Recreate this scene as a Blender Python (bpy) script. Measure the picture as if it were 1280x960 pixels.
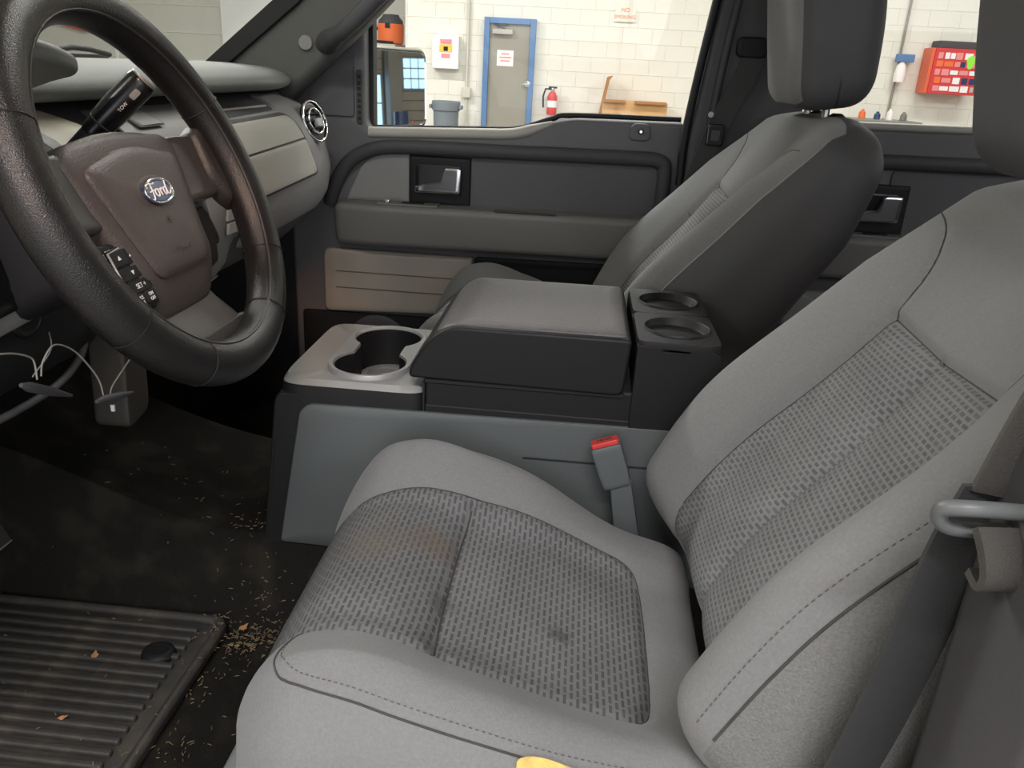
import bpy, bmesh, math, random
import numpy as np
from math import sin, cos, tan, pi, radians, sqrt, atan2
from mathutils import Vector, Matrix
from mathutils.bvhtree import BVHTree

for o in list(bpy.data.objects):
    bpy.data.objects.remove(o)
SC = bpy.context.scene
COL = SC.collection
random.seed(7)
RNG = np.random.default_rng(7)

# ------------------------------------------------------------------ camera
# X = rearwards in the truck, Y = towards the passenger side, Z = up, metres, Z 0 = footwell floor
FPX = 1010.0
YAW, PIT, ROL = radians(4), radians(21.3), radians(3.2)
CAMP = Vector((0, -1.15, .82))
fw = Vector((-sin(YAW)*cos(PIT), cos(YAW)*cos(PIT), -sin(PIT)))
r0 = Vector((cos(YAW), sin(YAW), 0)); u0 = r0.cross(fw)
cr = r0*cos(ROL) + u0*sin(ROL); cu = -r0*sin(ROL) + u0*cos(ROL)
cam = bpy.data.cameras.new('camera'); cam.sensor_width = 36; cam.lens = 36*FPX/1280; cam.clip_start = .02
camo = bpy.data.objects.new('camera', cam); COL.objects.link(camo)
M = Matrix((cr, cu, -fw)).transposed().to_4x4(); M.translation = CAMP
camo.matrix_world = M
SC.camera = camo

# ------------------------------------------------------------------ world, lights, exposure
GZ = -.72                                   # garage floor level
W = bpy.data.worlds.new('world'); SC.world = W; W.use_nodes = True
W.node_tree.nodes['Background'].inputs[0].default_value = (.80, .88, 1, 1)
W.node_tree.nodes['Background'].inputs[1].default_value = .6
def area(name, loc, direction, sx, sy, power, col):
    l = bpy.data.lights.new(name, 'AREA'); l.shape = 'RECTANGLE'; l.size = sx; l.size_y = sy
    l.energy = power; l.color = col
    o = bpy.data.objects.new(name, l); COL.objects.link(o); o.location = loc
    o.rotation_euler = Vector(direction).to_track_quat('-Z', 'Y').to_euler()
    return o
area('bay_daylight', (1.6, -6.3, 1.5), (0, 1, -.06), 7.0, 3.6, 105, (.92, .96, 1))
LAMPS = [(x, y) for x in (-4.5, .2, 4.6) for y in (-3.2, 3.0, 8.0)]+[(10.5, 2.0), (10.5, 8.0), (16.5, 8.0)]
for (x, y) in LAMPS:
    area('ceiling_lamp_light', (x, y, 3.72), (0, 0, -1), 2.3, .35, ((330 if y < 5 else 200) if x < -3 else 130 if y < 5 else 88) if y > 0 else (110 if x < -3 else 112), (.97, .97, 1))
sl = bpy.data.lights.new('added_warm_light', 'SPOT'); sl.energy = 105; sl.color = (1, .46, .20); sl.spot_size = radians(9.5); sl.spot_blend = .9; sl.shadow_soft_size = .10  # added warm spot without a known source, tints the wheel hub orange
slo = bpy.data.objects.new('added_warm_light', sl); COL.objects.link(slo); slo.location = (.2, -2.28, 1.9)
slo.rotation_euler = (Vector((-.40, -.345, .715))-Vector(slo.location)).to_track_quat('-Z', 'Y').to_euler()
SC.view_settings.view_transform = 'Standard'
SC.view_settings.look = 'None'
SC.view_settings.gamma = 1
SC.view_settings.exposure = .40
try:
    SC.cycles.use_denoising = True
    SC.cycles.max_bounces = 6
    SC.cycles.diffuse_bounces = 4
    SC.cycles.transparent_max_bounces = 12
    SC.cycles.caustics_reflective = False
    SC.cycles.caustics_refractive = False
except Exception:
    pass

# ------------------------------------------------------------------ materials
def lin(c):
    return tuple(((v/255)/12.92 if v/255 <= .04045 else ((v/255+.055)/1.055)**2.4) for v in c) + (1,)
def mat(name, col, rough=.6, metal=0, bump=0, bscale=300, var=0, vscale=20, coat=0, emit=0, sheen=0, spec=None, wear=None, aniso=None):
    m = bpy.data.materials.new(name); m.use_nodes = True
    nt = m.node_tree; b = nt.nodes['Principled BSDF']
    c = lin(col)
    b.inputs['Base Color'].default_value = c
    b.inputs['Roughness'].default_value = rough
    b.inputs['Metallic'].default_value = metal
    if coat: b.inputs['Coat Weight'].default_value = coat; b.inputs['Coat Roughness'].default_value = .15
    if sheen: b.inputs['Sheen Weight'].default_value = sheen
    if spec is not None: b.inputs['Specular IOR Level'].default_value = spec
    if emit:
        b.inputs['Emission Color'].default_value = c; b.inputs['Emission Strength'].default_value = emit
    tc = nt.nodes.new('ShaderNodeTexCoord')
    if var or wear:
        n = nt.nodes.new('ShaderNodeTexNoise'); n.inputs['Scale'].default_value = vscale; n.inputs['Detail'].default_value = 5
        nt.links.new(tc.outputs['Object'], n.inputs['Vector'])
        r = nt.nodes.new('ShaderNodeValToRGB'); nt.links.new(n.outputs['Fac'], r.inputs[0])
        r.color_ramp.elements[0].position = .3; r.color_ramp.elements[1].position = .7
        c2 = lin(wear) if wear else tuple(v*(1+var) for v in c[:3]) + (1,)
        c1 = c if wear else tuple(v*(1-var) for v in c[:3]) + (1,)
        if wear: r.color_ramp.elements[0].position = .5; r.color_ramp.elements[1].position = .68
        r.color_ramp.elements[0].color = c1; r.color_ramp.elements[1].color = c2
        nt.links.new(r.outputs[0], b.inputs['Base Color'])
    if bump:
        n2 = nt.nodes.new('ShaderNodeTexNoise'); n2.inputs['Scale'].default_value = bscale; n2.inputs['Detail'].default_value = 3
        nt.links.new(tc.outputs['Object'], n2.inputs['Vector'])
        bp = nt.nodes.new('ShaderNodeBump'); bp.inputs['Strength'].default_value = bump; bp.inputs['Distance'].default_value = .002
        nt.links.new(n2.outputs['Fac'], bp.inputs['Height']); nt.links.new(bp.outputs[0], b.inputs['Normal'])
    return m
def weave_mat(name, light, dark, bw, rh, mortar, bump=.35, stain=None):
    """woven seat insert: staggered dark dashes on a light ground, laid out in metres by the mesh's own UV"""
    m = bpy.data.materials.new(name); m.use_nodes = True; nt = m.node_tree; b = nt.nodes['Principled BSDF']
    b.inputs['Roughness'].default_value = .85; b.inputs['Specular IOR Level'].default_value = .25
    uv = nt.nodes.new('ShaderNodeUVMap')
    br = nt.nodes.new('ShaderNodeTexBrick'); br.offset = .5
    br.inputs['Scale'].default_value = 100
    br.inputs['Color1'].default_value = lin(dark); br.inputs['Color2'].default_value = lin(tuple(v*1.12 for v in dark)); br.inputs['Mortar'].default_value = lin(light)
    br.inputs['Mortar Size'].default_value = mortar; br.inputs['Mortar Smooth'].default_value = .35
    br.inputs['Brick Width'].default_value = bw; br.inputs['Row Height'].default_value = rh
    nt.links.new(uv.outputs[0], br.inputs['Vector'])
    no = nt.nodes.new('ShaderNodeTexNoise'); no.inputs['Scale'].default_value = 14; no.inputs['Detail'].default_value = 4
    nt.links.new(uv.outputs[0], no.inputs['Vector'])
    mp = nt.nodes.new('ShaderNodeMapRange'); mp.inputs['From Min'].default_value = .3; mp.inputs['From Max'].default_value = .7
    mp.inputs['To Min'].default_value = .86; mp.inputs['To Max'].default_value = 1.08
    nt.links.new(no.outputs['Fac'], mp.inputs['Value'])
    mx = nt.nodes.new('ShaderNodeMix'); mx.data_type = 'RGBA'; mx.blend_type = 'MULTIPLY'; mx.inputs['Factor'].default_value = 1
    nt.links.new(br.outputs['Color'], mx.inputs[6]); nt.links.new(mp.outputs[0], mx.inputs[7])
    last = mx.outputs[2]
    for (sx, sy, rad, colr) in (stain or []):
        vd = nt.nodes.new('ShaderNodeVectorMath'); vd.operation = 'DISTANCE'; vd.inputs[1].default_value = (sx, sy, 0)
        n3 = nt.nodes.new('ShaderNodeTexNoise'); n3.inputs['Scale'].default_value = 70; n3.inputs['Detail'].default_value = 3
        nt.links.new(uv.outputs[0], n3.inputs['Vector'])
        va = nt.nodes.new('ShaderNodeVectorMath'); va.operation = 'MULTIPLY_ADD'
        va.inputs[1].default_value = (.03, .03, 0)
        nt.links.new(n3.outputs['Color'], va.inputs[0]); nt.links.new(uv.outputs[0], va.inputs[2])
        nt.links.new(va.outputs[0], vd.inputs[0])
        mr = nt.nodes.new('ShaderNodeMapRange'); mr.inputs['From Min'].default_value = rad; mr.inputs['From Max'].default_value = rad*.3
        mr.inputs['To Max'].default_value = .55
        nt.links.new(vd.outputs['Value'], mr.inputs['Value'])
        m2 = nt.nodes.new('ShaderNodeMix'); m2.data_type = 'RGBA'; m2.blend_type = 'MIX'
        m2.inputs[7].default_value = lin(colr)
        nt.links.new(mr.outputs[0], m2.inputs['Factor']); nt.links.new(last, m2.inputs[6]); last = m2.outputs[2]
    nt.links.new(last, b.inputs['Base Color'])
    bp = nt.nodes.new('ShaderNodeBump'); bp.inputs['Strength'].default_value = bump; bp.inputs['Distance'].default_value = .0012
    nt.links.new(br.outputs['Fac'], bp.inputs['Height']); nt.links.new(bp.outputs[0], b.inputs['Normal'])
    return m
def glass_mat(name, tint, refl=.025):
    m = bpy.data.materials.new(name); m.use_nodes = True; nt = m.node_tree
    nt.nodes.remove(nt.nodes['Principled BSDF'])
    t = nt.nodes.new('ShaderNodeBsdfTransparent'); t.inputs[0].default_value = tint + (1,)
    g = nt.nodes.new('ShaderNodeBsdfGlossy'); g.inputs['Roughness'].default_value = .02
    mx = nt.nodes.new('ShaderNodeMixShader')
    mx.inputs[0].default_value = refl; nt.links.new(t.outputs[0], mx.inputs[1]); nt.links.new(g.outputs[0], mx.inputs[2])
    nt.links.new(mx.outputs[0], nt.nodes['Material Output'].inputs[0])
    return m
MT = dict(
    fabric=mat('seat_fabric', (128, 127, 126), .85, bump=.35, bscale=900, var=.07, vscale=350, sheen=.15, spec=.25),
    fabric_side=mat('seat_side_mesh', (122, 121, 119), .85, bump=.6, bscale=500, var=.14, vscale=420, spec=.25),
    skirt=mat('seat_skirt_vinyl', (128, 130, 131), .55, bump=.1, bscale=500),
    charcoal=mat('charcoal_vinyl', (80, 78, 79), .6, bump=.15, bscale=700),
    seam=mat('dark_seam_thread', (70, 68, 66), .9),  # plain dark grey for seams, joints and small lettering
    thread=mat('stitch_thread', (92, 88, 84), .8),
    foam=mat('torn_yellow_foam', (226, 190, 110), .95, bump=.8, bscale=300, var=.15, vscale=90),
    black=mat('black_plastic', (30, 29, 30), .55, spec=.3, bump=.12, bscale=900),
    black_gloss=mat('black_gloss_plastic', (22, 21, 22), .25),
    dark=mat('dark_grey_plastic', (74, 72, 74), .55, spec=.35, bump=.15, bscale=800),
    door_grey=mat('door_grey_plastic', (108, 106, 107), .55, spec=.35, bump=.15, bscale=800),
    arm=mat('armrest_vinyl', (124, 121, 117), .5, bump=.2, bscale=700),
    door_insert=mat('door_insert_cloth', (98, 96, 98), .8, bump=.2, bscale=700),
    light_grey=mat('light_grey_plastic', (178, 174, 164), .55, bump=.06, bscale=800),
    mid_grey=mat('mid_grey_plastic', (140, 138, 136), .5, bump=.1, bscale=800),
    cream=mat('cream_dash_plastic', (190, 182, 164), .5),
    dash_top=mat('dash_top_vinyl', (120, 121, 117), .5, bump=.25, bscale=600),
    pocket_line=mat('pocket_line_grey', (112, 102, 92), .8),
    tan=mat('warm_lit_tan_panel', (168, 158, 146), .6, var=.08, vscale=9, wear=None),  # warm light falling on the pocket is put into this tan
    panel=mat('console_side_panel', (92, 95, 95), .55, bump=.12, bscale=900),
    lid=mat('console_lid_black', (30, 28, 29), .5, spec=.3, bump=.1, bscale=900),
    vinyl=mat('grained_vinyl_pad', (92, 87, 88), .42, bump=.5, bscale=420, var=.1, vscale=600),
    silver=mat('silver_plastic', (166, 165, 164), .4, metal=.3, bump=.05),
    deck=mat('console_deck_grey', (150, 147, 143), .45, bump=.1, bscale=900),
    chrome=mat('chrome', (228, 228, 231), .17, metal=1),
    leather=mat('black_leather', (26, 24, 24), .28, bump=.35, bscale=800),
    leather_spoke=mat('black_leather_flat', (52, 49, 47), .45, bump=.35, bscale=420),
    hub=mat('hub_grey_plastic', (72, 66, 64), .42, bump=.35, bscale=520),
    spoke=mat('spoke_satin_grey', (60, 57, 55), .36, bump=.05),
    blue=mat('emblem_blue', (40, 62, 104), .25, coat=.6),
    white=mat('white_print', (232, 232, 232), .5),
    carpet=mat('dark_carpet', (38, 36, 33), .95, bump=.9, bscale=500, var=.35, vscale=160, spec=.1),
    carpet_dusty=mat('dusty_carpet', (34, 32, 29), .95, bump=.9, bscale=500, wear=(48, 44, 38), vscale=18, spec=.1),
    rubber=mat('black_rubber', (66, 63, 60), .5, bump=.3, bscale=300, wear=(84, 77, 68), vscale=22),
    straw=mat('dry_straw', (128, 110, 84), .9, var=.3, vscale=60),
    leaf=mat('dry_leaf', (188, 134, 92), .9, var=.3, vscale=60),
    belt=mat('seat_belt_webbing', (74, 71, 67), .7, bump=.5, bscale=900, var=.1, vscale=700),
    belt_dark=mat('dark_belt_webbing', (60, 60, 60), .75, bump=.5, bscale=900),
    buckle=mat('buckle_grey', (98, 102, 103), .5, bump=.1),
    red=mat('buckle_red', (214, 66, 60), .35),
    ring=mat('belt_guide_grey', (104, 106, 106), .4),
    wire=mat('thin_grey_wire', (150, 146, 140), .4),
    pillar=mat('pillar_trim', (88, 87, 84), .6, bump=.15, bscale=600),
    pillar_dark=mat('pillar_trim_dark', (76, 75, 77), .6, bump=.15, bscale=600),
    brown=mat('dark_brown_panel', (50, 45, 40), .6),  # the brace's own dark brown
    body=mat('truck_paint_pale', (222, 214, 190), .3, coat=.4),
    headliner=mat('headliner', (160, 156, 148), .95),
    rubber_seal=mat('black_seal', (24, 24, 25), .6),
    glass=glass_mat('door_glass', (.96, .97, .95)),
    windshield=glass_mat('windshield_glass', (.83, .84, .81), .03),
    mirror=mat('mirror_silver', (235, 238, 240), .015, metal=1),
    wall=mat('painted_block', (228, 224, 213), .7, bump=.2, bscale=40, var=.03, vscale=3),
    mortar=mat('painted_mortar', (226, 222, 211), .7),
    wall_dim=mat('painted_block_olive', (206, 205, 197), .8),
    floor_c=mat('shop_concrete', (150, 146, 138), .7, var=.12, vscale=2),
    ceiling=mat('shop_ceiling', (205, 202, 194), .8),
    wood=mat('ribbed_door_tan', (172, 162, 146), .6),
    col_grey=mat('column_grey', (140, 134, 124), .6),
    pane=mat('daylight_pane', (168, 208, 240), .3, emit=1.6),
    door_tan=mat('shop_door_paint', (146, 141, 128), .55, var=.05, vscale=4),
    frame_blue=mat('door_frame_blue', (88, 124, 170), .5),
    paper=mat('white_paper', (240, 232, 230), .7),
    pink=mat('pink_print', (226, 140, 140), .7),
    orange=mat('orange_plastic', (232, 112, 58), .45),
    orange_print=mat('orange_print', (236, 120, 60), .6),
    grey_plastic=mat('trash_can_grey', (112, 120, 126), .55),
    galv=mat('conduit_paint', (204, 200, 188), .5),
    galv_dark=mat('bench_metal', (120, 118, 112), .45),
    red_paint=mat('red_paint', (206, 62, 62), .4),
    red_side=mat('orange_red_paint', (222, 104, 70), .45),
    cardboard=mat('cardboard', (206, 160, 108), .85, var=.06, vscale=8),
    cardboard_dark=mat('cardboard_edge', (168, 118, 72), .9),
    yellow=mat('yellow_paint', (236, 190, 60), .5),
    steel=mat('brushed_steel', (190, 188, 184), .3, metal=1),
    lamp_face=mat('lamp_diffuser', (255, 246, 228), .5, emit=3),
    amber=mat('amber_lamp_face', (255, 190, 120), .5, emit=6),
)

# ------------------------------------------------------------------ mesh helpers
def thing(name, label, cat, loc=(0, 0, 0), group=None, kind=None):
    o = bpy.data.objects.new(name, None); o.empty_display_size = .05; COL.objects.link(o); o.location = loc
    o['label'] = label
    if kind: o['kind'] = kind
    else: o['category'] = cat
    if group: o['group'] = group
    return o
def tag(o, label, cat, group=None):
    o['label'] = label; o['category'] = cat
    if group: o['group'] = group
    return o
def struct(o, label=None):
    o['kind'] = 'structure'
    if label: o['label'] = label
    return o
def put(o, parent):
    if parent is not None:
        o.parent = parent
        t = Vector(parent.location) if parent.type == 'EMPTY' else Vector((0, 0, 0))
        o.matrix_parent_inverse = Matrix.Translation(-t)
    return o
def mesh(name, V, F, m, parent=None, smooth=True, uv=None, ang=40):
    me = bpy.data.meshes.new(name)
    me.from_pydata([tuple(map(float, v)) for v in V], [], [tuple(map(int, f)) for f in F])
    me.validate()
    bm = bmesh.new(); bm.from_mesh(me); bmesh.ops.recalc_face_normals(bm, faces=bm.faces); bm.to_mesh(me); bm.free()
    if uv is not None:
        l = me.uv_layers.new(name='UVMap')
        vi = np.zeros(len(me.loops), dtype=np.int32); me.loops.foreach_get('vertex_index', vi)
        l.data.foreach_set('uv', np.asarray(uv, dtype=np.float32)[vi].ravel())
    if smooth:
        me.polygons.foreach_set('use_smooth', [True]*len(me.polygons))
        me.set_sharp_from_angle(angle=radians(ang))
    me.materials.append(MT[m])
    o = bpy.data.objects.new(name, me); COL.objects.link(o)
    return put(o, parent)
def from_bm(name, bm, m, parent=None, smooth=True, ang=40):
    me = bpy.data.meshes.new(name)
    bmesh.ops.recalc_face_normals(bm, faces=bm.faces); bm.to_mesh(me); bm.free()
    if smooth:
        me.polygons.foreach_set('use_smooth', [True]*len(me.polygons)); me.set_sharp_from_angle(angle=radians(ang))
    me.materials.append(MT[m])
    o = bpy.data.objects.new(name, me); COL.objects.link(o)
    if smooth and len(me.polygons) < 400:
        wn_ = o.modifiers.new('wn', 'WEIGHTED_NORMAL'); wn_.keep_sharp = True
    return put(o, parent)
def box(name, lo, hi, m, parent=None, bev=.003, seg=2, xf=None):
    bm = bmesh.new()
    bmesh.ops.create_cube(bm, size=1)
    lo = Vector(lo); hi = Vector(hi); c = (lo+hi)/2; s = hi-lo
    for v in bm.verts: v.co = Vector((c.x+v.co.x*s.x, c.y+v.co.y*s.y, c.z+v.co.z*s.z))
    if bev: bmesh.ops.bevel(bm, geom=list(bm.edges), offset=min(bev, min(s)*.45), segments=seg, profile=.5, affect='EDGES')
    if xf:
        for v in bm.verts: v.co = Vector(xf(v.co))
    return from_bm(name, bm, m, parent)
def prism(name, outline, axis, a, b, m, parent=None, bev=.004, seg=2, xf=None, edges='caps'):
    """outline: list of 2-D points; axis 'Y' -> (x,z), 'Z' -> (x,y), 'X' -> (y,z); extruded from a to b"""
    def P(p, d):
        return (p[0], d, p[1]) if axis == 'Y' else (p[0], p[1], d) if axis == 'Z' else (d, p[0], p[1])
    bm = bmesh.new()
    va = [bm.verts.new(P(p, a)) for p in outline]; vb = [bm.verts.new(P(p, b)) for p in outline]
    n = len(outline)
    bm.faces.new(va); bm.faces.new(vb[::-1])
    for i in range(n): bm.faces.new((va[i], vb[i], vb[(i+1) % n], va[(i+1) % n]))
    bmesh.ops.recalc_face_normals(bm, faces=bm.faces)
    if bev:
        sa, sb = set(va), set(vb)
        E_ = [e for e in bm.edges if edges == 'all' or (e.verts[0] in sa and e.verts[1] in sa) or (e.verts[0] in sb and e.verts[1] in sb)]
        bmesh.ops.bevel(bm, geom=E_, offset=bev, segments=seg, profile=.5, affect='EDGES', clamp_overlap=True)
    if xf:
        for v in bm.verts: v.co = Vector(xf(v.co))
    return from_bm(name, bm, m, parent, ang=35)
def chaikin(P, n=2, closed=True):
    P = [np.array(p, float) for p in P]
    for _ in range(n):
        Q = []
        N = len(P)
        for i in range(N if closed else N-1):
            a, b = P[i], P[(i+1) % N]
            Q += [a*.75+b*.25, a*.25+b*.75]
        if not closed: Q = [P[0]] + Q + [P[-1]]
        P = Q
    return [tuple(p) for p in P]
def roundpoly(P, r, seg=4):
    """round the corners of a closed polygon with (about) radius r"""
    out = []; n = len(P)
    rr = r if hasattr(r, '__len__') else [r]*n
    for i in range(n):
        p = np.array(P[i], float); a = np.array(P[i-1], float); b = np.array(P[(i+1) % n], float)
        da, db = a-p, b-p; la, lb = np.linalg.norm(da), np.linalg.norm(db)
        q = min(rr[i], la*.48, lb*.48)
        if q <= 0: out.append(tuple(p)); continue
        s, e = p+da/la*q, p+db/lb*q
        for k in range(seg+1):
            t = k/seg
            out.append(tuple((1-t)**2*s+2*t*(1-t)*p+t*t*e))
    return out
def spline(P, n=8, closed=False):
    P = [np.array(p, float) for p in P]; N = len(P); out = []
    for i in range(N if closed else N-1):
        p0 = P[(i-1) % N] if closed or i > 0 else P[0]*2-P[1]
        p1, p2 = P[i], P[(i+1) % N]
        p3 = P[(i+2) % N] if closed or i+2 < N else P[-1]*2-P[-2]
        for k in range(n):
            t = k/n
            out.append(.5*((2*p1)+(-p0+p2)*t+(2*p0-5*p1+4*p2-p3)*t*t+(-p0+3*p1-3*p2+p3)*t**3))
    if not closed: out.append(P[-1])
    return out
def tube_vf(path, r, n=10, closed=False, flat=None, upv=None):
    path = [np.array(p, float) for p in path]; N = len(path)
    rr = r if hasattr(r, '__len__') else [r]*N
    V = []; F = []; nrm = None
    for i in range(N):
        a = path[i-1] if (i > 0 or closed) else path[i]; b = path[(i+1) % N] if (i < N-1 or closed) else path[i]
        t = b-a; t = t/(np.linalg.norm(t)+1e-12)
        if upv is not None: nrm = np.array(upv, float)
        elif nrm is None:
            nrm = np.array([0, 0, 1.]) if abs(t[2]) < .9 else np.array([1., 0, 0])
        nrm = nrm-t*(nrm@t); nrm = nrm/np.linalg.norm(nrm)
        bn = np.cross(t, nrm)
        for k in range(n):
            a_ = 2*pi*k/n
            V.append(path[i]+rr[i]*(cos(a_)*nrm*(flat or 1)+sin(a_)*bn))
    for i in range(N if closed else N-1):
        for k in range(n):
            j = (i+1) % N
            F.append((i*n+k, i*n+(k+1) % n, j*n+(k+1) % n, j*n+k))
    if not closed:
        F.append(tuple(range(n-1, -1, -1))); F.append(tuple((N-1)*n+k for k in range(n)))
    return V, F
def tube(name, path, r, m, parent=None, n=10, closed=False, flat=None, upv=None):
    V, F = tube_vf(path, r, n, closed, flat, upv)
    return mesh(name, V, F, m, parent, ang=60)
def lathe(name, prof, m, parent=None, c=(0, 0, 0), ax='Z', n=28, xf=None):
    V = []; F = []; N = len(prof)
    for (r, h) in prof:
        for k in range(n):
            a = 2*pi*k/n; x, y = r*cos(a), r*sin(a)
            p = (x, y, h) if ax == 'Z' else (h, x, y) if ax == 'X' else (x, h, y)
            V.append((c[0]+p[0], c[1]+p[1], c[2]+p[2]))
    for i in range(N-1):
        for k in range(n): F.append((i*n+k, i*n+(k+1) % n, (i+1)*n+(k+1) % n, (i+1)*n+k))
    if prof[0][0] > 1e-5: F.append(tuple(range(n)))
    if prof[-1][0] > 1e-5: F.append(tuple((N-1)*n+k for k in range(n)))
    if xf: V = [xf(v) for v in V]
    bm = bmesh.new(); vs = [bm.verts.new(v) for v in V]
    for f in F:
        try: bm.faces.new([vs[i] for i in f])
        except ValueError: pass
    bmesh.ops.remove_doubles(bm, verts=bm.verts, dist=1e-6)
    return from_bm(name, bm, m, parent)
def rbox_vf(h, r, n):
    """rounded box grid: vertices, quads, face id (0:-x 1:+x 2:-y 3:+y 4:-z 5:+z)"""
    h = np.array(h, float)
    def ticks(a, k):
        inner = np.linspace(-(h[a]-r), h[a]-r, k+1)
        e = r*np.tan(np.linspace(0, pi/4, 5))[1:]
        return np.concatenate([-(h[a]-r)-e[::-1], inner, (h[a]-r)+e])
    T = [ticks(a, n[a]) for a in range(3)]
    V = []; F = []; ID = []; idx = {}
    def vid(p):
        k = tuple(np.round(p, 6))
        if k not in idx: idx[k] = len(V); V.append(np.array(p, float))
        return idx[k]
    for ax in range(3):
        u, v = [(1, 2), (2, 0), (0, 1)][ax]
        for s in (-1, 1):
            for i in range(len(T[u])-1):
                for j in range(len(T[v])-1):
                    q = []
                    for (a, b) in ((i, j), (i+1, j), (i+1, j+1), (i, j+1)):
                        p = np.zeros(3); p[ax] = s*h[ax]; p[u] = T[u][a]; p[v] = T[v][b]; q.append(vid(p))
                    F.append(q if s > 0 else q[::-1]); ID.append(ax*2+(s > 0))
    V = np.array(V); F = np.array(F); ID = np.array(ID)
    inn = np.clip(V, -(h-r), h-r); d = V-inn
    P = inn + d/np.maximum(np.linalg.norm(d, axis=1, keepdims=True), 1e-9)*r
    return V, P, F, ID
def rbox(name, c, h, r, m, parent=None, n=(6, 6, 6), fn=None):
    B, P, F, ID = rbox_vf(h, r, n)
    if fn is not None: P = fn(P)
    return mesh(name, P+np.array(c), F, m, parent, ang=60)
def sub(V, F, sel):
    F = F[sel]; used = np.unique(F); mp = -np.ones(len(V), int); mp[used] = np.arange(len(used))
    return used, mp[F]
def seg_near(P2, poly, closed):
    """nearest point and distance from points P2 (N,2) to a polyline"""
    poly = np.array(poly, float); A = poly if closed else poly[:-1]; B = np.roll(poly, -1, 0) if closed else poly[1:]
    best = np.full(len(P2), 1e9); near = np.zeros_like(P2)
    for a, b in zip(A, B):
        d = b-a; t = np.clip(((P2-a)@d)/max(d@d, 1e-12), 0, 1); q = a+t[:, None]*d
        dd = np.linalg.norm(P2-q, axis=1); w = dd < best
        best[w] = dd[w]; near[w] = q[w]
    return near, best
def inside(P2, poly):
    poly = np.array(poly, float); r = np.zeros(len(P2), bool); x, y = P2[:, 0], P2[:, 1]
    for a, b in zip(poly, np.roll(poly, -1, 0)):
        c = (a[1] > y) != (b[1] > y)
        with np.errstate(divide='ignore', invalid='ignore'):
            xi = (b[0]-a[0])*(y-a[1])/(b[1]-a[1])+a[0]
        r ^= c & (x < xi)
    return r
def sstep(a, b, x):
    t = np.clip((x-a)/(b-a), 0, 1); return t*t*(3-2*t)
def ring_surface(name, outer, inner, zo, zi, m, parent=None):
    """flat sheet between two closed contours with the same number of points"""
    n = len(outer)
    V = [(p[0], p[1], zo) for p in outer]+[(p[0], p[1], zi) for p in inner]
    F = [(i, (i+1) % n, n+(i+1) % n, n+i) for i in range(n)]
    return mesh(name, V, F, m, parent, ang=30)
def polar(shape_r, c, n=72):
    return [(c[0]+shape_r(2*pi*k/n)*cos(2*pi*k/n), c[1]+shape_r(2*pi*k/n)*sin(2*pi*k/n)) for k in range(n)]
def rect_r(hx, hy, r=0):
    def f(t):
        c, s = abs(cos(t))+1e-9, abs(sin(t))+1e-9
        k = 14.
        return ((c/hx)**k+(s/hy)**k)**(-1/k)
    return f
_fontcache = {}
def text(name, s, size, m, M4, parent=None, ext=.0004, shear=0, space=1):
    cu_ = bpy.data.curves.new('t', 'FONT'); cu_.body = s; cu_.size = size; cu_.align_x = 'CENTER'; cu_.align_y = 'CENTER'; cu_.extrude = ext; cu_.shear = shear; cu_.space_character = space
    t = bpy.data.objects.new('t', cu_); COL.objects.link(t)
    bpy.context.view_layer.update()
    me = bpy.data.meshes.new_from_object(t.evaluated_get(bpy.context.evaluated_depsgraph_get()))
    bpy.data.objects.remove(t)
    me.transform(M4); me.materials.clear(); me.materials.append(MT[m]); me.name = name
    o = bpy.data.objects.new(name, me); COL.objects.link(o)
    return put(o, parent)
def frame(origin, xa, ya):
    xa = Vector(xa).normalized(); ya = Vector(ya).normalized(); za = xa.cross(ya)
    m4 = Matrix((xa, ya, za)).transposed().to_4x4(); m4.translation = Vector(origin); return m4
def patch(name, outline, fn, thick, m, parent=None, inset=.003, dome=0, back=0.0, ang=45):
    """solid rounded plate from a 2-D outline; fn(u, v, d) maps outline coordinates and height d to space"""
    O = np.array(outline, float); c = O.mean(0); n = len(O)
    L = np.linalg.norm(O-c, axis=1, keepdims=True); D = (O-c)/L
    Lm = float(L.mean())
    rings = [(O, back), (O, back+(thick-back)*.0+max(thick-inset, thick*.5)), (O-D*inset*.3, thick-inset*.3), (O-D*inset, thick)]
    rin = O-D*np.minimum(inset, L*.3)
    for s in (.85, .65, .45, .25):
        rings.append((c+(rin-c)*s, thick+dome*(1-s*s)))
    V = []; F = []
    for (P, d) in rings: V += [fn(p[0], p[1], d) for p in P]
    V.append(fn(c[0], c[1], thick+dome)); V.append(fn(c[0], c[1], back))
    K = len(rings)
    for i in range(K-1):
        for k in range(n): F.append((i*n+k, i*n+(k+1) % n, (i+1)*n+(k+1) % n, (i+1)*n+k))
    for k in range(n):
        F.append(((K-1)*n+k, (K-1)*n+(k+1) % n, K*n)); F.append(((k+1) % n, k, K*n+1))
    return mesh(name, V, F, m, parent, ang=ang)
def rrect(cx, cy, hx, hy, r, seg=4):
    return roundpoly([(cx-hx, cy-hy), (cx+hx, cy-hy), (cx+hx, cy+hy), (cx-hx, cy+hy)], r, seg)
def loft(name, prof, ys, m, parent=None, xo=lambda y: 0, zo=lambda y: 0, smooth_ang=50):
    V = []; F = []; n = len(prof)
    for y in ys: V += [(p[0]+xo(y), y, p[1]+zo(y)) for p in prof]
    for i in range(len(ys)-1):
        for k in range(n): F.append((i*n+k, i*n+(k+1) % n, (i+1)*n+(k+1) % n, (i+1)*n+k))
    F.append(tuple(range(n))); F.append(tuple((len(ys)-1)*n+k for k in range(n)))
    return mesh(name, V, F, m, parent, ang=smooth_ang)

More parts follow.
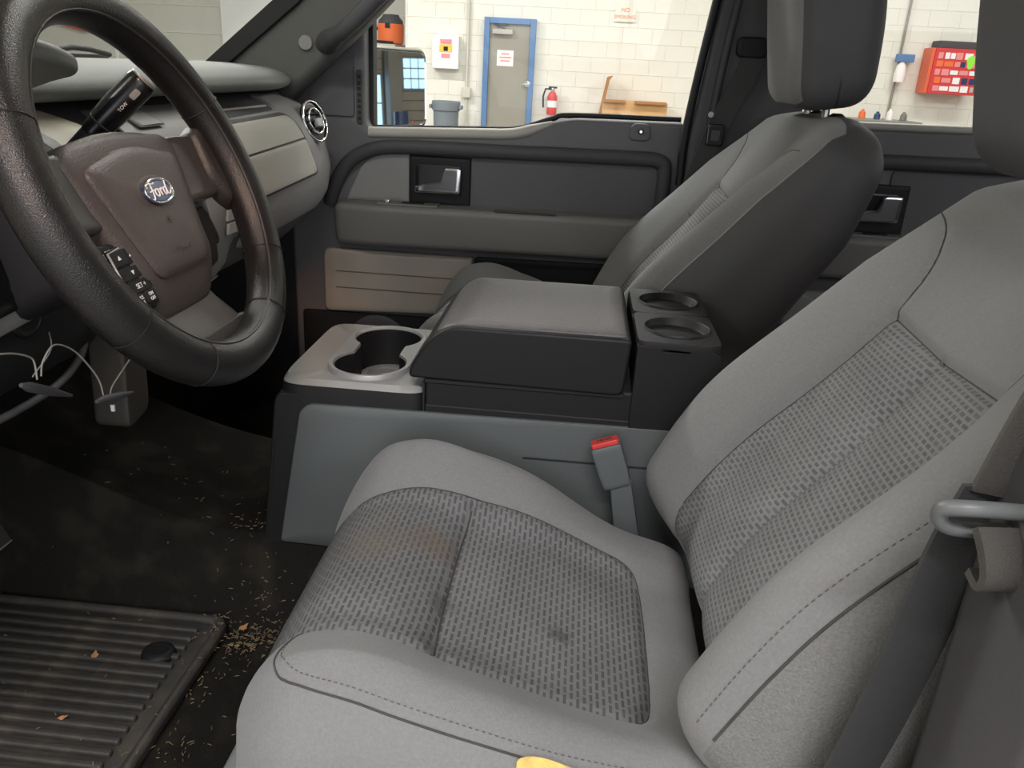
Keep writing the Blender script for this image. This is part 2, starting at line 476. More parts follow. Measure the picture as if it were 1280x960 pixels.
# ================================================================== the garage
BY = 11.0
wb = struct(box('wall_back', (-2.6, BY+.012, GZ), (22, BY+.25, 3.9), 'mortar', None, 0), 'cream painted concrete block wall of the garage')
bmB = bmesh.new(); bmesh.ops.create_cube(bmB, size=1)
for v in bmB.verts: v.co = Vector((v.co.x*.397, v.co.y*.06, v.co.z*.197))
bmesh.ops.bevel(bmB, geom=list(bmB.edges), offset=.003, segments=1, affect='EDGES')
blockme = bpy.data.meshes.new('block'); bmB.to_mesh(blockme); bmB.free(); blockme.materials.append(MT['wall'])
for r_ in range(11):
    for c_ in range(23):
        o = bpy.data.objects.new('block', blockme); COL.objects.link(o)
        o.location = (-2.395+c_*.4+(.2 if r_ % 2 else 0), BY+.036, -.08+r_*.2); o.parent = wb
struct(box('wall_recess', (-10, 13, GZ), (-2.4, 13.2, 3.9), 'wall_dim', None, 0), 'dim olive cream wall at the back of the bay')
struct(box('wall_corner', (-2.62, BY+.0, GZ), (-2.60, 13.0, 3.9), 'wall', None, 0))
struct(box('wall_left', (-10.2, -6.7, GZ), (-10, 13.2, 3.9), 'wall_dim', None, 0))
wr = struct(box('wall_right', (22, -6.7, GZ), (22.2, 13.2, 3.9), 'col_grey', None, 0))
struct(box('wall_front', (5.3, -6.7, GZ), (22.2, -6.5, 3.9), 'wall', None, 0))
struct(box('wall_front_pier', (-10.2, -6.7, GZ), (-2.1, -6.5, 3.9), 'wall', None, 0))
struct(box('wall_front_lintel', (-2.1, -6.7, 3.4), (5.3, -6.5, 3.9), 'wall', None, 0))
struct(box('floor', (-10.2, -9.0, GZ-.1), (22.2, 13.2, GZ), 'floor_c', None, 0), 'grey concrete garage floor')
struct(box('ceiling', (-10.2, -6.7, 3.9), (22.2, 13.2, 4.0), 'ceiling', None, 0))
# faint course lines on the wall seen through the windshield
for k in range(5):
    put(box('course_joint', (-9.9, 12.985, .25+k*.42), (-2.9, 13.0, .262+k*.42), 'mortar', None, 0), bpy.data.objects['wall_recess'])
for i, (x, y) in enumerate(LAMPS):
    t = thing('ceiling_lamp', ('long fluorescent lamp fixture on the garage ceiling'), 'lamp', (x, y, 3.9), 'garage ceiling lamps')
    box('housing', (x-1.2, y-.2, 3.80), (x+1.2, y+.2, 3.9), 'white', t, .01)
    box('diffuser', (x-1.16, y-.17, 3.74), (x+1.16, y+.17, 3.80), 'lamp_face', t, .01)
t = thing('added_warm_lamp', 'small halogen lamp added to warm the steering wheel, on a tall stand by the driver door', 'lamp', (.2, -2.4, GZ))  # added out of view, gives the warm spot a body
lathe('lamp_head', [(0, -.18), (.06, -.17), (.085, -.02), (.09, 0), (.08, 0), (.075, -.03)], 'yellow', t, (.2, -2.36, 1.92), 'Y')
lathe('lamp_glass', [(0, -.035), (.07, -.035), (.07, -.03), (0, -.03)], 'amber', t, (.2, -2.36, 1.92), 'Y')
tube('pole', [(.2, -2.45, GZ), (.2, -2.45, 1.86)], .015, 'black', t)
for a in range(3): tube('leg', [(.2, -2.45, GZ+.3), (.2+.3*cos(a*2.1), -2.45+.3*sin(a*2.1), GZ+.01)], .012, 'black', t)

# right wall: ribbed overhead doors with window panes (seen in the mirror)
def overhead_door(y0, y1, wins, lab):
    X = 21.95
    t = thing('overhead_door', lab, 'garage door', (X, (y0+y1)/2, GZ))
    for k in range(12):
        box('door_rib', (X-.05, y0, GZ+k*.29), (X+.02, y1, GZ+k*.29+.275), 'wood', t, .008, 1)
    for (a0, a1, z0, z1, na, nz) in wins:
        fr = box('window_frame', (X-.09, a0-.05, z0-.05), (X-.04, a1+.05, z1+.05), 'col_grey', t, .006, 1)
        for i in range(na):
            for j in range(nz):
                da, dz = (a1-a0)/na, (z1-z0)/nz
                box('pane', (X-.11, a0+i*da+.02, z0+j*dz+.02), (X-.085, a0+(i+1)*da-.02, z0+(j+1)*dz-.02), 'pane', fr, 0)
overhead_door(8.95, 10.9, [(9.12, 9.85, 1.05, 1.92, 3, 3)], 'tan ribbed overhead door with a grid of nine window panes')
overhead_door(6.3, 8.5, [(7.0, 8.42, -.15, 1.45, 1, 2)], 'tan ribbed overhead door with a tall bright window')
tag(box('grey_column', (21.2, 8.46, GZ), (21.6, 8.84, 3.9), 'col_grey', None, .01), 'grey steel column between the two overhead doors', 'column')
tag(lathe('barrel', [(.0, 0), (.20, 0), (.21, .05), (.2, .4), (.21, .8), (.2, 1.15), (0, 1.15)], 'blue', None, (20.6, 8.55, GZ)), 'blue barrel standing beside the grey column', 'barrel')
tag(lathe('traffic_cone', [(0, .0), (.2, 0), (.2, .03), (.13, .04), (.03, .9), (0, .9)], 'orange', None, (20.2, 8.75, GZ)), 'orange traffic cone in front of the ribbed door', 'cone')

# shop door
d = thing('door_1', 'beige steel door in a blue frame', None, (-1.14, BY, GZ), kind='structure')
F0, F1, FT = -1.50, -.785, 1.462
for nm, lo, hi in (('door_jamb', (F0, BY-.10, GZ), (F0+.075, BY+.02, FT)), ('door_jamb', (F1-.075, BY-.10, GZ), (F1, BY+.02, FT)), ('door_header', (F0+.076, BY-.10, FT-.075), (F1-.076, BY+.02, FT))):
    box(nm, lo, hi, 'frame_blue', d, .006)
box('door_leaf', (F0+.075, BY-.06, GZ+.01), (F1-.075, BY-.015, FT-.075), 'door_tan', d, .003)
cl = box('door_closer', (F0+.12, BY-.13, FT-.21), (F0+.40, BY-.06, FT-.145), 'light_grey', d, .008)
tube('closer_arm', [(F0+.30, BY-.12, FT-.14), (F0+.14, BY-.10, FT-.095), (F0+.34, BY-.08, FT-.085)], .009, 'dark', d)
sg = box('door_sign', (-1.31, BY-.066, .845), (-1.08, BY-.058, 1.05), 'paper', d, 0)
for k, (a, b) in enumerate([(.06, .17), (.03, .20), (.05, .18)]): box('sign_line', (-1.31+a, BY-.069, .995-k*.045), (-1.31+b, BY-.065, 1.012-k*.045), 'pink', sg, 0)
hd = box('door_handle', (-.93, BY-.115, .61), (-.83, BY-.095, .64), 'chrome', d, .006)
lathe('handle_rose', [(0, 0), (.04, 0), (.04, -.04), (.015, -.05), (0, -.05)], 'chrome', d, (-.865, BY-.06, .625), 'Y')

t = thing('electrical_box', 'white wall box with a yellow label left of the door', 'box', (-2.02, BY-.1, .99))
box('cabinet', (-2.21, BY-.14, .77), (-1.84, BY, 1.20), 'white', t, .008)
lb = box('label_plate', (-2.11, BY-.146, .985), (-1.93, BY-.138, 1.08), 'yellow', t, 0)
box('label_print', (-2.05, BY-.15, 1.0), (-1.99, BY-.145, 1.055), 'black', lb, 0)
box('label_header', (-2.10, BY-.146, 1.09), (-1.94, BY-.138, 1.15), 'pink', t, 0)
box('label_footer', (-2.08, BY-.146, .91), (-1.96, BY-.138, .965), 'pink', t, 0)
t = thing('conduit_pipe', 'thin vertical conduit pipe between the white box and the door', 'pipe', (-1.73, BY-.03, GZ))
tube('pipe', [(-1.73, BY-.03, GZ), (-1.73, BY-.03, 3.9)], .018, 'galv', t)
box('junction_box', (-1.79, BY-.08, .40), (-1.67, BY, .54), 'galv', t, .01)
t = thing('conduit_pipe', 'thin vertical conduit pipe left of the red cabinet', 'pipe', (4.12, BY-.03, GZ))
tube('pipe', [(4.12, BY-.03, .40), (4.12, BY-.03, 3.9)], .016, 'col_grey', t)
box('outlet_box', (4.06, BY-.07, .34), (4.18, BY, .46), 'galv', t, .01)

t = thing('trash_can', 'grey plastic trash can against the cream wall', 'trash can', (-1.93, 10.45, GZ))
lathe('can_body', [(0, 0), (.15, 0), (.175, .95), (.168, .97), (.14, .04), (0, .04)], 'grey_plastic', t, (-1.93, 10.45, GZ))
lathe('can_rim', [(.176, .95), (.192, .96), (.198, 1.06), (.19, 1.08), (.168, 1.075), (.167, .96)], 'grey_plastic', t, (-1.93, 10.45, GZ))
for s in (-1, 1): box('can_handle', (-1.93+s*.205-.02, 10.36, GZ+.98), (-1.93+s*.205+.02, 10.54, GZ+1.03), 'grey_plastic', t, .01)

t = thing('fire_extinguisher', 'red fire extinguisher hanging right of the door', 'fire extinguisher', (-.50, BY-.12, .22))
lathe('cylinder', [(0, 0), (.06, 0), (.07, .02), (.07, .24), (.045, .29), (.02, .31), (0, .31)], 'red_paint', t, (-.50, BY-.12, .24))
lathe('label_band', [(.0705, .0), (.0712, .01), (.0712, .08), (.0705, .09)], 'white', t, (-.50, BY-.12, .34))
lathe('valve', [(0, 0), (.022, 0), (.026, .05), (.012, .07), (0, .07)], 'steel', t, (-.50, BY-.12, .54))
box('lever', (-.56, BY-.14, .59), (-.44, BY-.10, .615), 'black', t, .006)
box('wall_bracket', (-.53, BY-.06, .36), (-.47, BY+.004, .50), 'steel', t, .004)
tube('hose', [(-.52, BY-.12, .58), (-.60, BY-.12, .58), (-.63, BY-.12, .48), (-.62, BY-.12, .33)], .013, 'black', t)

t = thing('cardboard_box', 'open brown cardboard box against the cream wall', 'box', (.62, 10.6, -.2))
box('carton', (.20, 10.35, -.35), (1.06, 10.95, .49), 'cardboard', t, .006)
for (a, b) in ((.20, .5), (.62, 1.04)):
    box('flap', (a, 10.28, .47), (b, 10.37, .505), 'cardboard_dark', t, .004)
box('tape', (.46, 10.343, .28), (1.0, 10.352, .33), 'paper', t, 0)
box('shipping_label', (.78, 10.342, .16), (.90, 10.352, .28), 'paper', t, 0)
tag(prism('cardboard_sheet', [(.06, -.35), (.10, -.35), (.27, .74), (.31, .80), (.24, .78)], 'Y', 10.5, 10.9, 'cardboard_dark', None, .004), 'brown cardboard sheet leaning on the box', 'cardboard')
tag(box('carton_stand', (.0, 10.2, GZ), (1.3, 10.98, -.352), 'galv_dark', None, .01), 'low grey bench under the cardboard box', 'bench')

t = thing('wall_sign', 'small pale sign with orange lettering high on the wall', 'sign', (.6, BY, 1.55))
box('sign_plate', (.27, BY-.02, 1.49), (.55, BY-.005, 1.69), 'wall', t, 0)
text('sign_text', 'NO', .075, 'orange_print', frame((.41, BY-.022, 1.635), (1, 0, 0), (0, 0, 1)), t)
text('sign_text', 'SMOKING', .062, 'orange_print', frame((.41, BY-.022, 1.55), (1, 0, 0), (0, 0, 1)), t, space=1.05)

t = thing('shop_vacuum', 'orange shop vacuum with a grey lid on the pale cabinet', 'vacuum', (-3.06, 12.0, 1.05))
lathe('tank', [(0, 0), (.17, 0), (.19, .02), (.20, .26), (.19, .28), (0, .28)], 'orange', t, (-3.06, 12.0, 1.07))
lathe('lid', [(.19, 0), (.18, .05), (.13, .10), (.12, .13), (0, .14)], 'dark', t, (-3.06, 12.0, 1.35))
box('latch', (-3.10, 11.78, 1.29), (-3.03, 11.82, 1.36), 'black', t, .006)
tube('hose', spline([(-3.24, 12, 1.27), (-3.40, 11.95, 1.30), (-3.55, 11.9, 1.22), (-3.5, 11.9, 1.09)], 6), .022, 'black', t)
tag(box('pale_cabinet', (-4.3, 11.6, GZ), (-2.9, 12.6, 1.065), 'light_grey', None, .02), 'pale cabinet carrying the orange shop vacuum', 'cabinet')
tube_o = tag(tube('black_hose', spline([(-3.4, 11.66, 1.085), (-3.2, 11.64, 1.09), (-2.95, 11.7, 1.085)], 6), .02, 'black'), 'black hose lying along the front of the pale cabinet', 'hose')

t = thing('sticker_cabinet', 'red wall cabinet covered in stickers', 'cabinet', (4.7, BY-.2, 1.07))
def rx(p):    # the cabinet hangs slightly turned
    return (p[0]+.0*p[2], p[1], p[2])
box('cabinet_body', (4.42, BY-.30, .80), (5.06, BY, 1.36), 'red_side', t, .008)
cf = box('cabinet_door', (4.46, BY-.33, .80), (5.06, BY-.30, 1.36), 'red_paint', t, .006)
SC_ = ['paper', 'pink', 'white', 'paper', 'silver', 'light_grey', 'paper', 'pink', 'white', 'orange', 'blue', 'pink']
SM = dict(green=mat('sticker_green', (150, 226, 70), .5)); MT['green'] = SM['green']
rows = [(1.27, .10), (1.17, .10), (1.07, .09), (.97, .10), (.87, .09)]
for z, hh in rows:
    x = 4.49+random.uniform(0, .02)
    while x < 5.0:
        w = random.uniform(.05, .13); w = min(w, 5.03-x)
        if w < .03: break
        h_ = hh*random.uniform(.55, .9)
        box('sticker', (x, BY-.336, z-h_/2), (x+w, BY-.329, z+h_/2), random.choice(SC_), cf, 0)
        x += w+random.uniform(.008, .03)
patch('sticker', [(4.92+.05*cos(a)*(1+.25*sin(3*a)), 1.20+.085*sin(a)) for a in np.linspace(0, 2*pi, 20, endpoint=False)], lambda u, v, dd: (u, BY-.333-dd, v), .006, 'green', cf, .002)
tag(box('black_case', (4.50, BY-.28, 1.362), (5.04, BY-.02, 1.45), 'dark', None, .008), 'flat black case on top of the red cabinet', 'case')
t = thing('workbench', 'grey bench edge below the red cabinet', 'bench', (4.4, BY-.35, .3))
box('bench_top', (3.5, BY-.7, .40), (4.35, BY-.02, .44), 'galv_dark', t, .006)
box('bench_panel', (3.55, BY-.65, GZ), (4.3, BY-.05, .40), 'wall_dim', t, .006)
for i, (x, h_, m_, nm, lab) in enumerate([(3.66, .12, 'orange', 'bottle', 'small orange bottle on the grey bench'), (3.86, .10, 'blue', 'jar', 'small blue jar on the grey bench'), (4.02, .14, 'paper', 'cup', 'white cup on the grey bench'), (4.2, .11, 'galv_dark', 'tool', 'small grey tool on the bench end')]):
    tag(lathe(nm, [(0, 0), (.04, 0), (.045, .02), (.04, h_*.7), (.02, h_*.85), (.02, h_), (0, h_)], m_, None, (x, BY-.4, .44)), lab, nm)
t = thing('spray_bottle', 'blue and white spray bottle hung on the wall by the pipe', 'bottle', (4.16, BY-.1, .95))
lathe('bottle_body', [(0, 0), (.07, 0), (.075, .1), (.06, .2), (.025, .25), (0, .25)], 'paper', t, (4.14, BY-.1, .92))
box('spray_head', (4.05, BY-.14, 1.17), (4.28, BY-.06, 1.27), 'frame_blue', t, .01)
tag(box('steel_rail', (4.75, BY-.5, .36), (5.7, BY+.004, .40), 'col_grey', None, .01), 'long grey rail against the wall at right', 'rail')
struct(box('trim_1', (-8.02, 12.96, GZ), (-7.96, 13.0, 3.9), 'white', None, .004), 'thin white pipe on the far wall')
struct(box('trim_2', (-6.1, 12.9, GZ), (-4.9, 12.99, 3.9), 'white', None, .004), 'pale panel on the far wall beside the windshield pillar')
tag(prism('red_pennant', [(-8.95, 1.12), (-8.45, 1.02), (-8.50, 1.35), (-8.9, 1.3)], 'Y', 12.9, 12.98, 'red_paint', None, .01), 'red sign on the far wall seen over the dashboard', 'sign')

# ================================================================== the truck cab
cab = thing('truck_cab', 'dark carpeted truck cab shell with grey pillar trim', 'truck', (0, 0, -.1))
# floor: footwell, tunnel, toe board
def floor_z(x, y):
    hump = .15*float(sstep(-.175, -.132, np.array(y)))*float(1-sstep(.16, .24, np.array(y)))
    toe = .55*max(0, (-.86-x)/.30)**1.15
    ht = hump*(1+.9*float(sstep(-.45, -1.0, np.array(x))))
    return max(ht, 0)+toe*.9
V = []; F = []
xs = np.linspace(-1.16, 1.5, 60); ys = np.concatenate([np.linspace(-.74, -.20, 9), np.linspace(-.18, -.12, 12), np.linspace(-.1, .15, 5), np.linspace(.165, .25, 8), np.linspace(.3, .76, 6)])
for x in xs:
    for y in ys: V.append((x, y, floor_z(x, y)+.004*sin(x*13+y*9)))
ny = len(ys)
for i in range(len(xs)-1):
    for j in range(ny-1): F.append((i*ny+j, (i+1)*ny+j, (i+1)*ny+j+1, i*ny+j+1))
mesh('floor_carpet', V, F, 'carpet_dusty', cab)
box('floor_pan', (-1.2, -.80, -.16), (1.55, .86, -.02), 'body', cab, .01)
box('firewall', (-1.22, -.80, -.1), (-1.16, .86, .80), 'black', cab, 0)
box('rear_wall', (1.5, -.80, -.1), (1.56, .86, .78), 'dark', cab, 0)
box('roof_panel', (-.22, -.78, 1.27), (1.6, .84, 1.33), 'body', cab, .03)
box('roof_lining', (-.20, -.72, 1.245), (1.52, .76, 1.27), 'headliner', cab, .01)
box('rear_header', (1.5, -.80, .78), (1.56, .86, .84), 'dark', cab, 0)
# passenger-side windshield pillar with grab handle
PY0, PY1 = .66, .73
prism('windshield_pillar', [(-.86, .745), (-.63, .929), (-.30, 1.26), (-.12, 1.26), (-.425, .939), (-.49, .875), (-.60, .775), (-.66, .72)], 'Y', PY0, PY1, 'pillar', cab, .022, 4)
prism('windshield_pillar', [(-.86, .745), (-.63, .929), (-.30, 1.26), (-.22, 1.26), (-.50, .939), (-.66, .775), (-.70, .72)], 'Y', -.78, -.71, 'pillar', cab, .02, 3)
gh = tube('grab_handle', spline([(-.565, .675, .848), (-.530, .625, .862), (-.490, .598, .885), (-.41, .592, .958), (-.30, .592, 1.06), (-.22, .60, 1.13), (-.20, .66, 1.15)], 6), [.024]*4+[.020]*3+[.0165]*30, 'pillar_dark', cab, 12)
lathe('pillar_cap', [(0, 0), (.014, 0), (.0155, .003), (.0155, .012), (.018, .02)], 'mid_grey', cab, (-.603, .652, .848), 'Y')
# front door glass plane and windshield
mesh('windshield', [(-.845, -.70, .79), (-.845, .68, .79), (-.27, .68, 1.265), (-.27, -.70, 1.265), (-.85, -.70, .794), (-.85, .68, .794), (-.275, .68, 1.269), (-.275, -.70, 1.269)], [(0, 1, 2, 3), (7, 6, 5, 4), (0, 4, 5, 1), (1, 5, 6, 2), (2, 6, 7, 3), (3, 7, 4, 0)], 'windshield', cab, False)
prism('windshield_seal', [(-.852, .736), (-.616, .922), (-.286, 1.248), (-.31, 1.272), (-.642, .948), (-.874, .760)], 'Y', .648, .668, 'rubber_seal', cab, .002)
box('footwell_side', (-1.2, .74, -.1), (-.66, .80, .79), 'black', cab, .004)
box('footwell_side', (-1.2, -.80, -.1), (-.80, -.74, .79), 'black', cab, .004)
box('cowl', (-1.25, -.75, .70), (-.90, .75, .735), 'black', cab, .01)
# centre pillar, passenger side
prism('centre_pillar', [(.222, .05), (.222, .70), (.252, .98), (.30, 1.26), (.50, 1.26), (.455, .95), (.45, .05)], 'Y', .69, .80, 'pillar_dark', cab, .014, 3)
tube('pillar_seal', spline([(.216, .70, .60), (.216, .697, .72), (.243, .692, .96), (.285, .69, 1.25)], 6), .009, 'rubber_seal', cab)
tube('pillar_edge', spline([(.262, .688, .45), (.262, .686, .70), (.285, .684, .96), (.33, .684, 1.25)], 6), .0085, 'dark', cab)
# centre pillar, driver side (next to the seat belt)
prism('belt_pillar', [(.262, -.10), (.262, .62), (.285, .80), (.42, 1.26), (.60, 1.26), (.48, .80), (.48, -.10)], 'Y', -.80, -.685, 'charcoal', cab, .016, 3)
prism('rear_quarter', [(.5, -.1), (.5, .74), (1.55, .76), (1.55, -.1)], 'Y', -.80, -.74, 'dark', cab, .01)
box('rocker_sill', (-1.0, -.80, -.06), (.5, -.70, .03), 'dark', cab, .015)
box('rear_seat_base', (.95, -.66, .0), (1.45, .66, .22), 'charcoal', cab, .03)

# ------------------------------------------------------------------ doors on the passenger side
def door(name, lab, cat, x0, x1, front):
    t = thing(name, lab, cat, ((x0+x1)/2, .77, .05))
    Yf = .735
    if front:
        out = [(-.68, .08), (.225, .08), (.225, .60), (.216, .728), (-.03, .724), (-.075, .714), (-.125, .696), (-.165, .686), (-.235, .682), (-.485, .672), (-.498, .69), (-.498, .92), (-.515, .925), (-.64, .80), (-.68, .72)]
        rr = [0, 0, .02, .012, .03, .02, .02, .02, .03, .02, .01, 0, .01, .02, .02]
    else:
        out = [(x0, .08), (x1, .08), (x1, .75), (x0, .735)]; rr = [.01]*4
    prism('door_card', roundpoly(out, rr, 4), 'Y', Yf, .83, 'door_grey', t, .010, 3)
    if front:
        # sloped ledge under the glass, paler to carry the light it catches
        sill = [(-.49, .674), (-.235, .685), (-.165, .689), (-.125, .699), (-.075, .717), (-.03, .7265), (.212, .7305)]
        tube('lit_sill_ledge', [(p[0], .739, p[1]-.006) for p in spline(sill[:5], 4)], [.0125]*13+[.011, .009, .007, .005], 'light_grey', t, 10)
        prism('glass_seal', [(-.502, .66), (-.502, 1.2), (-.488, 1.2), (-.488, .66)], 'Y', .775, .81, 'rubber_seal', t, .002)
        tube('glass_channel', [(p[0], .785, p[1]+.002) for p in spline(sill, 4)], .006, 'rubber_seal', t, 8)
        prism('sail_panel', roundpoly([(-.625, .70), (-.522, .70), (-.522, .915), (-.53, .915), (-.625, .79)], .008), 'Y', .729, .74, 'door_insert', t, .002)
        # defroster outlet slot
        vs = patch('demister_vent', rrect(-.510, .742, .0072, .058, .007), lambda u, v, d: (u, .735-d, v), .004, 'dark', t, .002)
        for k in range(8):
            box('vent_slot', (-.5135, .729, .694+k*.0125), (-.5065, .7315, .7015+k*.0125), 'rubber_seal', vs, .001, 1)
    ax = -.56 if front else x0+.02
    bx = .205 if front else x1-.02
    hx0 = -.395 if front else .578
    # raised trim arc
    if front:
        arc = [(-.585, .735, .50), (-.57, .728, .545), (-.535, .724, .60), (-.48, .722, .632), (-.40, .722, .642), (-.2, .722, .644), (.10, .722, .648), (.168, .724, .645), (.183, .726, .62), (.183, .73, .53)]
    else:
        arc = [(x0+.015, .73, .53), (x0+.02, .724, .655), (x0+.12, .722, .672), (x1-.1, .722, .68), (x1-.03, .724, .67), (x1-.02, .73, .54)]
    tube('trim_ridge', spline(arc, 6), .0165, 'dark', t, 10, flat=.75, upv=(0, 1, 0))
    zi = .627 if front else .655
    if front:
        patch('door_insert', roundpoly([(-.545, .515), (-.395, .515), (-.395, zi), (-.47, zi-.004), (-.505, .60)], [.005, .003, .003, .03, .03]), lambda u, v, d: (u, Yf+.001-d, v), .006, 'mid_grey', t, .003)
        patch('door_insert', roundpoly([(-.253, .515), (.170, .52), (.170, zi+.006), (-.253, zi)], [.003, .01, .02, .003]), lambda u, v, d: (u, Yf+.001-d, v), .006, 'door_insert', t, .003)
    else:
        patch('door_insert', roundpoly([(x0+.22, .515), (x1-.04, .52), (x1-.04, zi+.006), (x0+.22, zi)], .01), lambda u, v, d: (u, Yf+.001-d, v), .006, 'door_insert', t, .003)
    # inside handle
    hb = patch('handle_bezel', rrect(hx0+.071, .570, .071, .055, .004), lambda u, v, d: (u, Yf+.001-d, v), .010, 'black', t, .003)
    patch('handle_cup', rrect(hx0+.068, .574, .052, .032, .008), lambda u, v, d: (u, Yf-.0095-d, v), .0015, 'black_gloss', hb, .001)
    hl = patch('handle_lever', roundpoly([(hx0+.015, .543), (hx0+.122, .546), (hx0+.124, .604), (hx0+.088, .604), (hx0+.086, .566), (hx0+.015, .558)], [.006, .006, .008, .004, .006, .004], 3), lambda u, v, d: (u, Yf-.010-d-.010*max(0, (u-hx0-.03)/.1), v), .012, 'chrome', hb, .004)
    # armrest
    az0, az1 = .418, .515
    L = (bx-ax)/2
    def af(P):
        P = P.copy(); topw = np.clip((P[:, 2]+.048)/.096, 0, 1)
        k = sstep(.0, .10, (P[:, 0]+L)); P[:, 1] = P[:, 1]*(.82+.18*k)+(1-k)*.004
        P[:, 1] += (1-topw)*.014*(P[:, 1] < 0)
        P[:, 2] += .008*(P[:, 0]+L)/(2*L)
        return P
    rbox('armrest', ((ax+bx)/2, .705, (az0+az1)/2), (L, .045, .0485), .016, 'arm', t, (24, 4, 4), af)
    sw = box('switch_plate', (ax+.10, .680, .5160), (ax+.24, .720, .5205), 'arm', t, .001)
    box('window_switch', (ax+.115, .685, .5195), (ax+.128, .715, .5275), 'chrome' if front else 'black', sw, .002)
    box('lock_switch', (ax+.155, .690, .5195), (ax+.205, .708, .5225), 'black', sw, .001)
    if front:
        box('pull_slot', (-.19, .665, .5195), (-.05, .675, .523), 'dark', t, .002)
    # lower door: warm-lit tan pocket and dark lower card
    if front:
        mp = patch('map_pocket', roundpoly([(-.60, .245), (-.245, .258), (-.240, .40), (-.60, .40)], [.015, .004, .004, .02]), lambda u, v, d: (u, Yf+.001-d, v), .020, 'tan', t, .006)
        for z in (.305, .345): box('pocket_rib', (-.57, .7142, z), (-.27, .7165, z+.0025), 'pocket_line', mp, .0005, 1)
        patch('pocket_recess', roundpoly([(-.238, .25), (.19, .262), (.19, .405), (-.238, .40)], .01), lambda u, v, d: (u, Yf+.001-d, v), .004, 'black', t, .002)
        patch('kick_panel', roundpoly([(-.66, .085), (.2, .085), (.2, .245), (-.66, .24)], .01), lambda u, v, d: (u, Yf+.001-d, v), .010, 'black', t, .004)
        patch('speaker_grille', [(-.47+.075*cos(a), .17+.07*sin(a)) for a in np.linspace(0, 2*pi, 28, endpoint=False)], lambda u, v, d: (u, Yf-.008-d, v), .006, 'dark', t, .004)
        # lock knob in its moulded cup at the rear corner of the sill
        kb = patch('lock_cup', roundpoly([(.095, .685), (.145, .685), (.142, .722), (.10, .722)], .014), lambda u, v, d: (u, Yf+.001-d, v), .007, 'door_grey', t, .004)
        lathe('lock_knob', [(0, 0), (.006, 0), (.006, -.012), (.004, -.014), (0, -.014)], 'black', kb, (.121, .728, .706), 'Y')
        lathe('lock_pin', [(0, 0), (.003, 0), (.003, -.004), (0, -.004)], 'chrome', kb, (.121, .715, .706), 'Y')
        mesh('window_glass', [(-.495, .79, .65), (.225, .79, .70), (.30, .74, 1.26), (-.16, .74, 1.26), (-.495, .775, .95), (-.495, .794, .65), (.225, .794, .70), (.30, .744, 1.26), (-.16, .744, 1.26), (-.495, .779, .95)],
             [(0, 1, 2, 3, 4), (9, 8, 7, 6, 5), (0, 5, 6, 1), (1, 6, 7, 2), (2, 7, 8, 3), (3, 8, 9, 4), (4, 9, 5, 0)], 'glass', t, False)
        prism('window_frame', [(-.53, .90), (-.17, 1.245), (-.14, 1.27), (-.19, 1.28), (-.56, .93)], 'Y', .74, .80, 'rubber_seal', t, .004)
    else:
        tube('lit_sill_ledge', [(x0+.01, .742, .742), (x1-.01, .742, .757)], .0085, 'light_grey', t, 8)  # pale tone stands for light caught on the ledge
        tube('glass_channel', [(x0+.01, .788, .740), (x1-.01, .788, .755)], .007, 'galv_dark', t, 8)
        mesh('window_glass', [(x0, .79, .70), (x1, .79, .70), (x1, .74, 1.26), (x0, .74, 1.26), (x0, .794, .70), (x1, .794, .70), (x1, .744, 1.26), (x0, .744, 1.26)],
             [(0, 1, 2, 3), (7, 6, 5, 4), (0, 4, 5, 1), (1, 5, 6, 2), (2, 6, 7, 3), (3, 7, 4, 0)], 'glass', t, False)
        patch('door_pocket', roundpoly([(x0+.03, .13), (x1-.05, .13), (x1-.05, .38), (x0+.03, .38)], .02), lambda u, v, d: (u, Yf+.001-d, v), .03, 'mid_grey', t, .01)
    return t
door('front_passenger_door', 'grey front passenger door with chrome handle, armrest and warm-lit tan pocket', 'car door', -.68, .225, True)
door('rear_passenger_door', 'grey rear passenger door glimpsed behind the passenger seat', 'car door', .455, 1.45, False)

# ------------------------------------------------------------------ wing mirror
t = thing('wing_mirror', 'pale wing mirror reflecting the garage windows', 'mirror', (-.49, .95, .66))
mn = Vector((.875, -.482, .031)).normalized()     # turned back along the truck, as the driver needs it
mh = Vector((0, 0, 1)).cross(mn).normalized(); mu = mn.cross(mh)
mc = Vector((-.478, .98, .758))
def mirr(u, v, d): return tuple(mc+mh*u+mu*v+mn*d)
patch('mirror_housing', rrect(0, 0, .112, .098, .03), lambda u, v, d: mirr(u*(1-.35*max(0, -d-.01)/.09), v*(1-.3*max(0, -d-.01)/.09), d), .001, 'body', t, .004, back=-.10)
patch('mirror_bezel', rrect(0, -.001, .106, .093, .026), mirr, .005, 'rubber_seal', t, .002)
patch('mirror_glass', rrect(0, 0, .100, .087, .022), mirr, .0065, 'mirror', t, .0005, back=.003, ang=5)
tube('mirror_arm', [tuple(mc+mh*-.02-mu*.095-mn*.05), (-.53, .90, .645), (-.52, .80, .64)], .022, 'dark', t, 10, flat=.6)

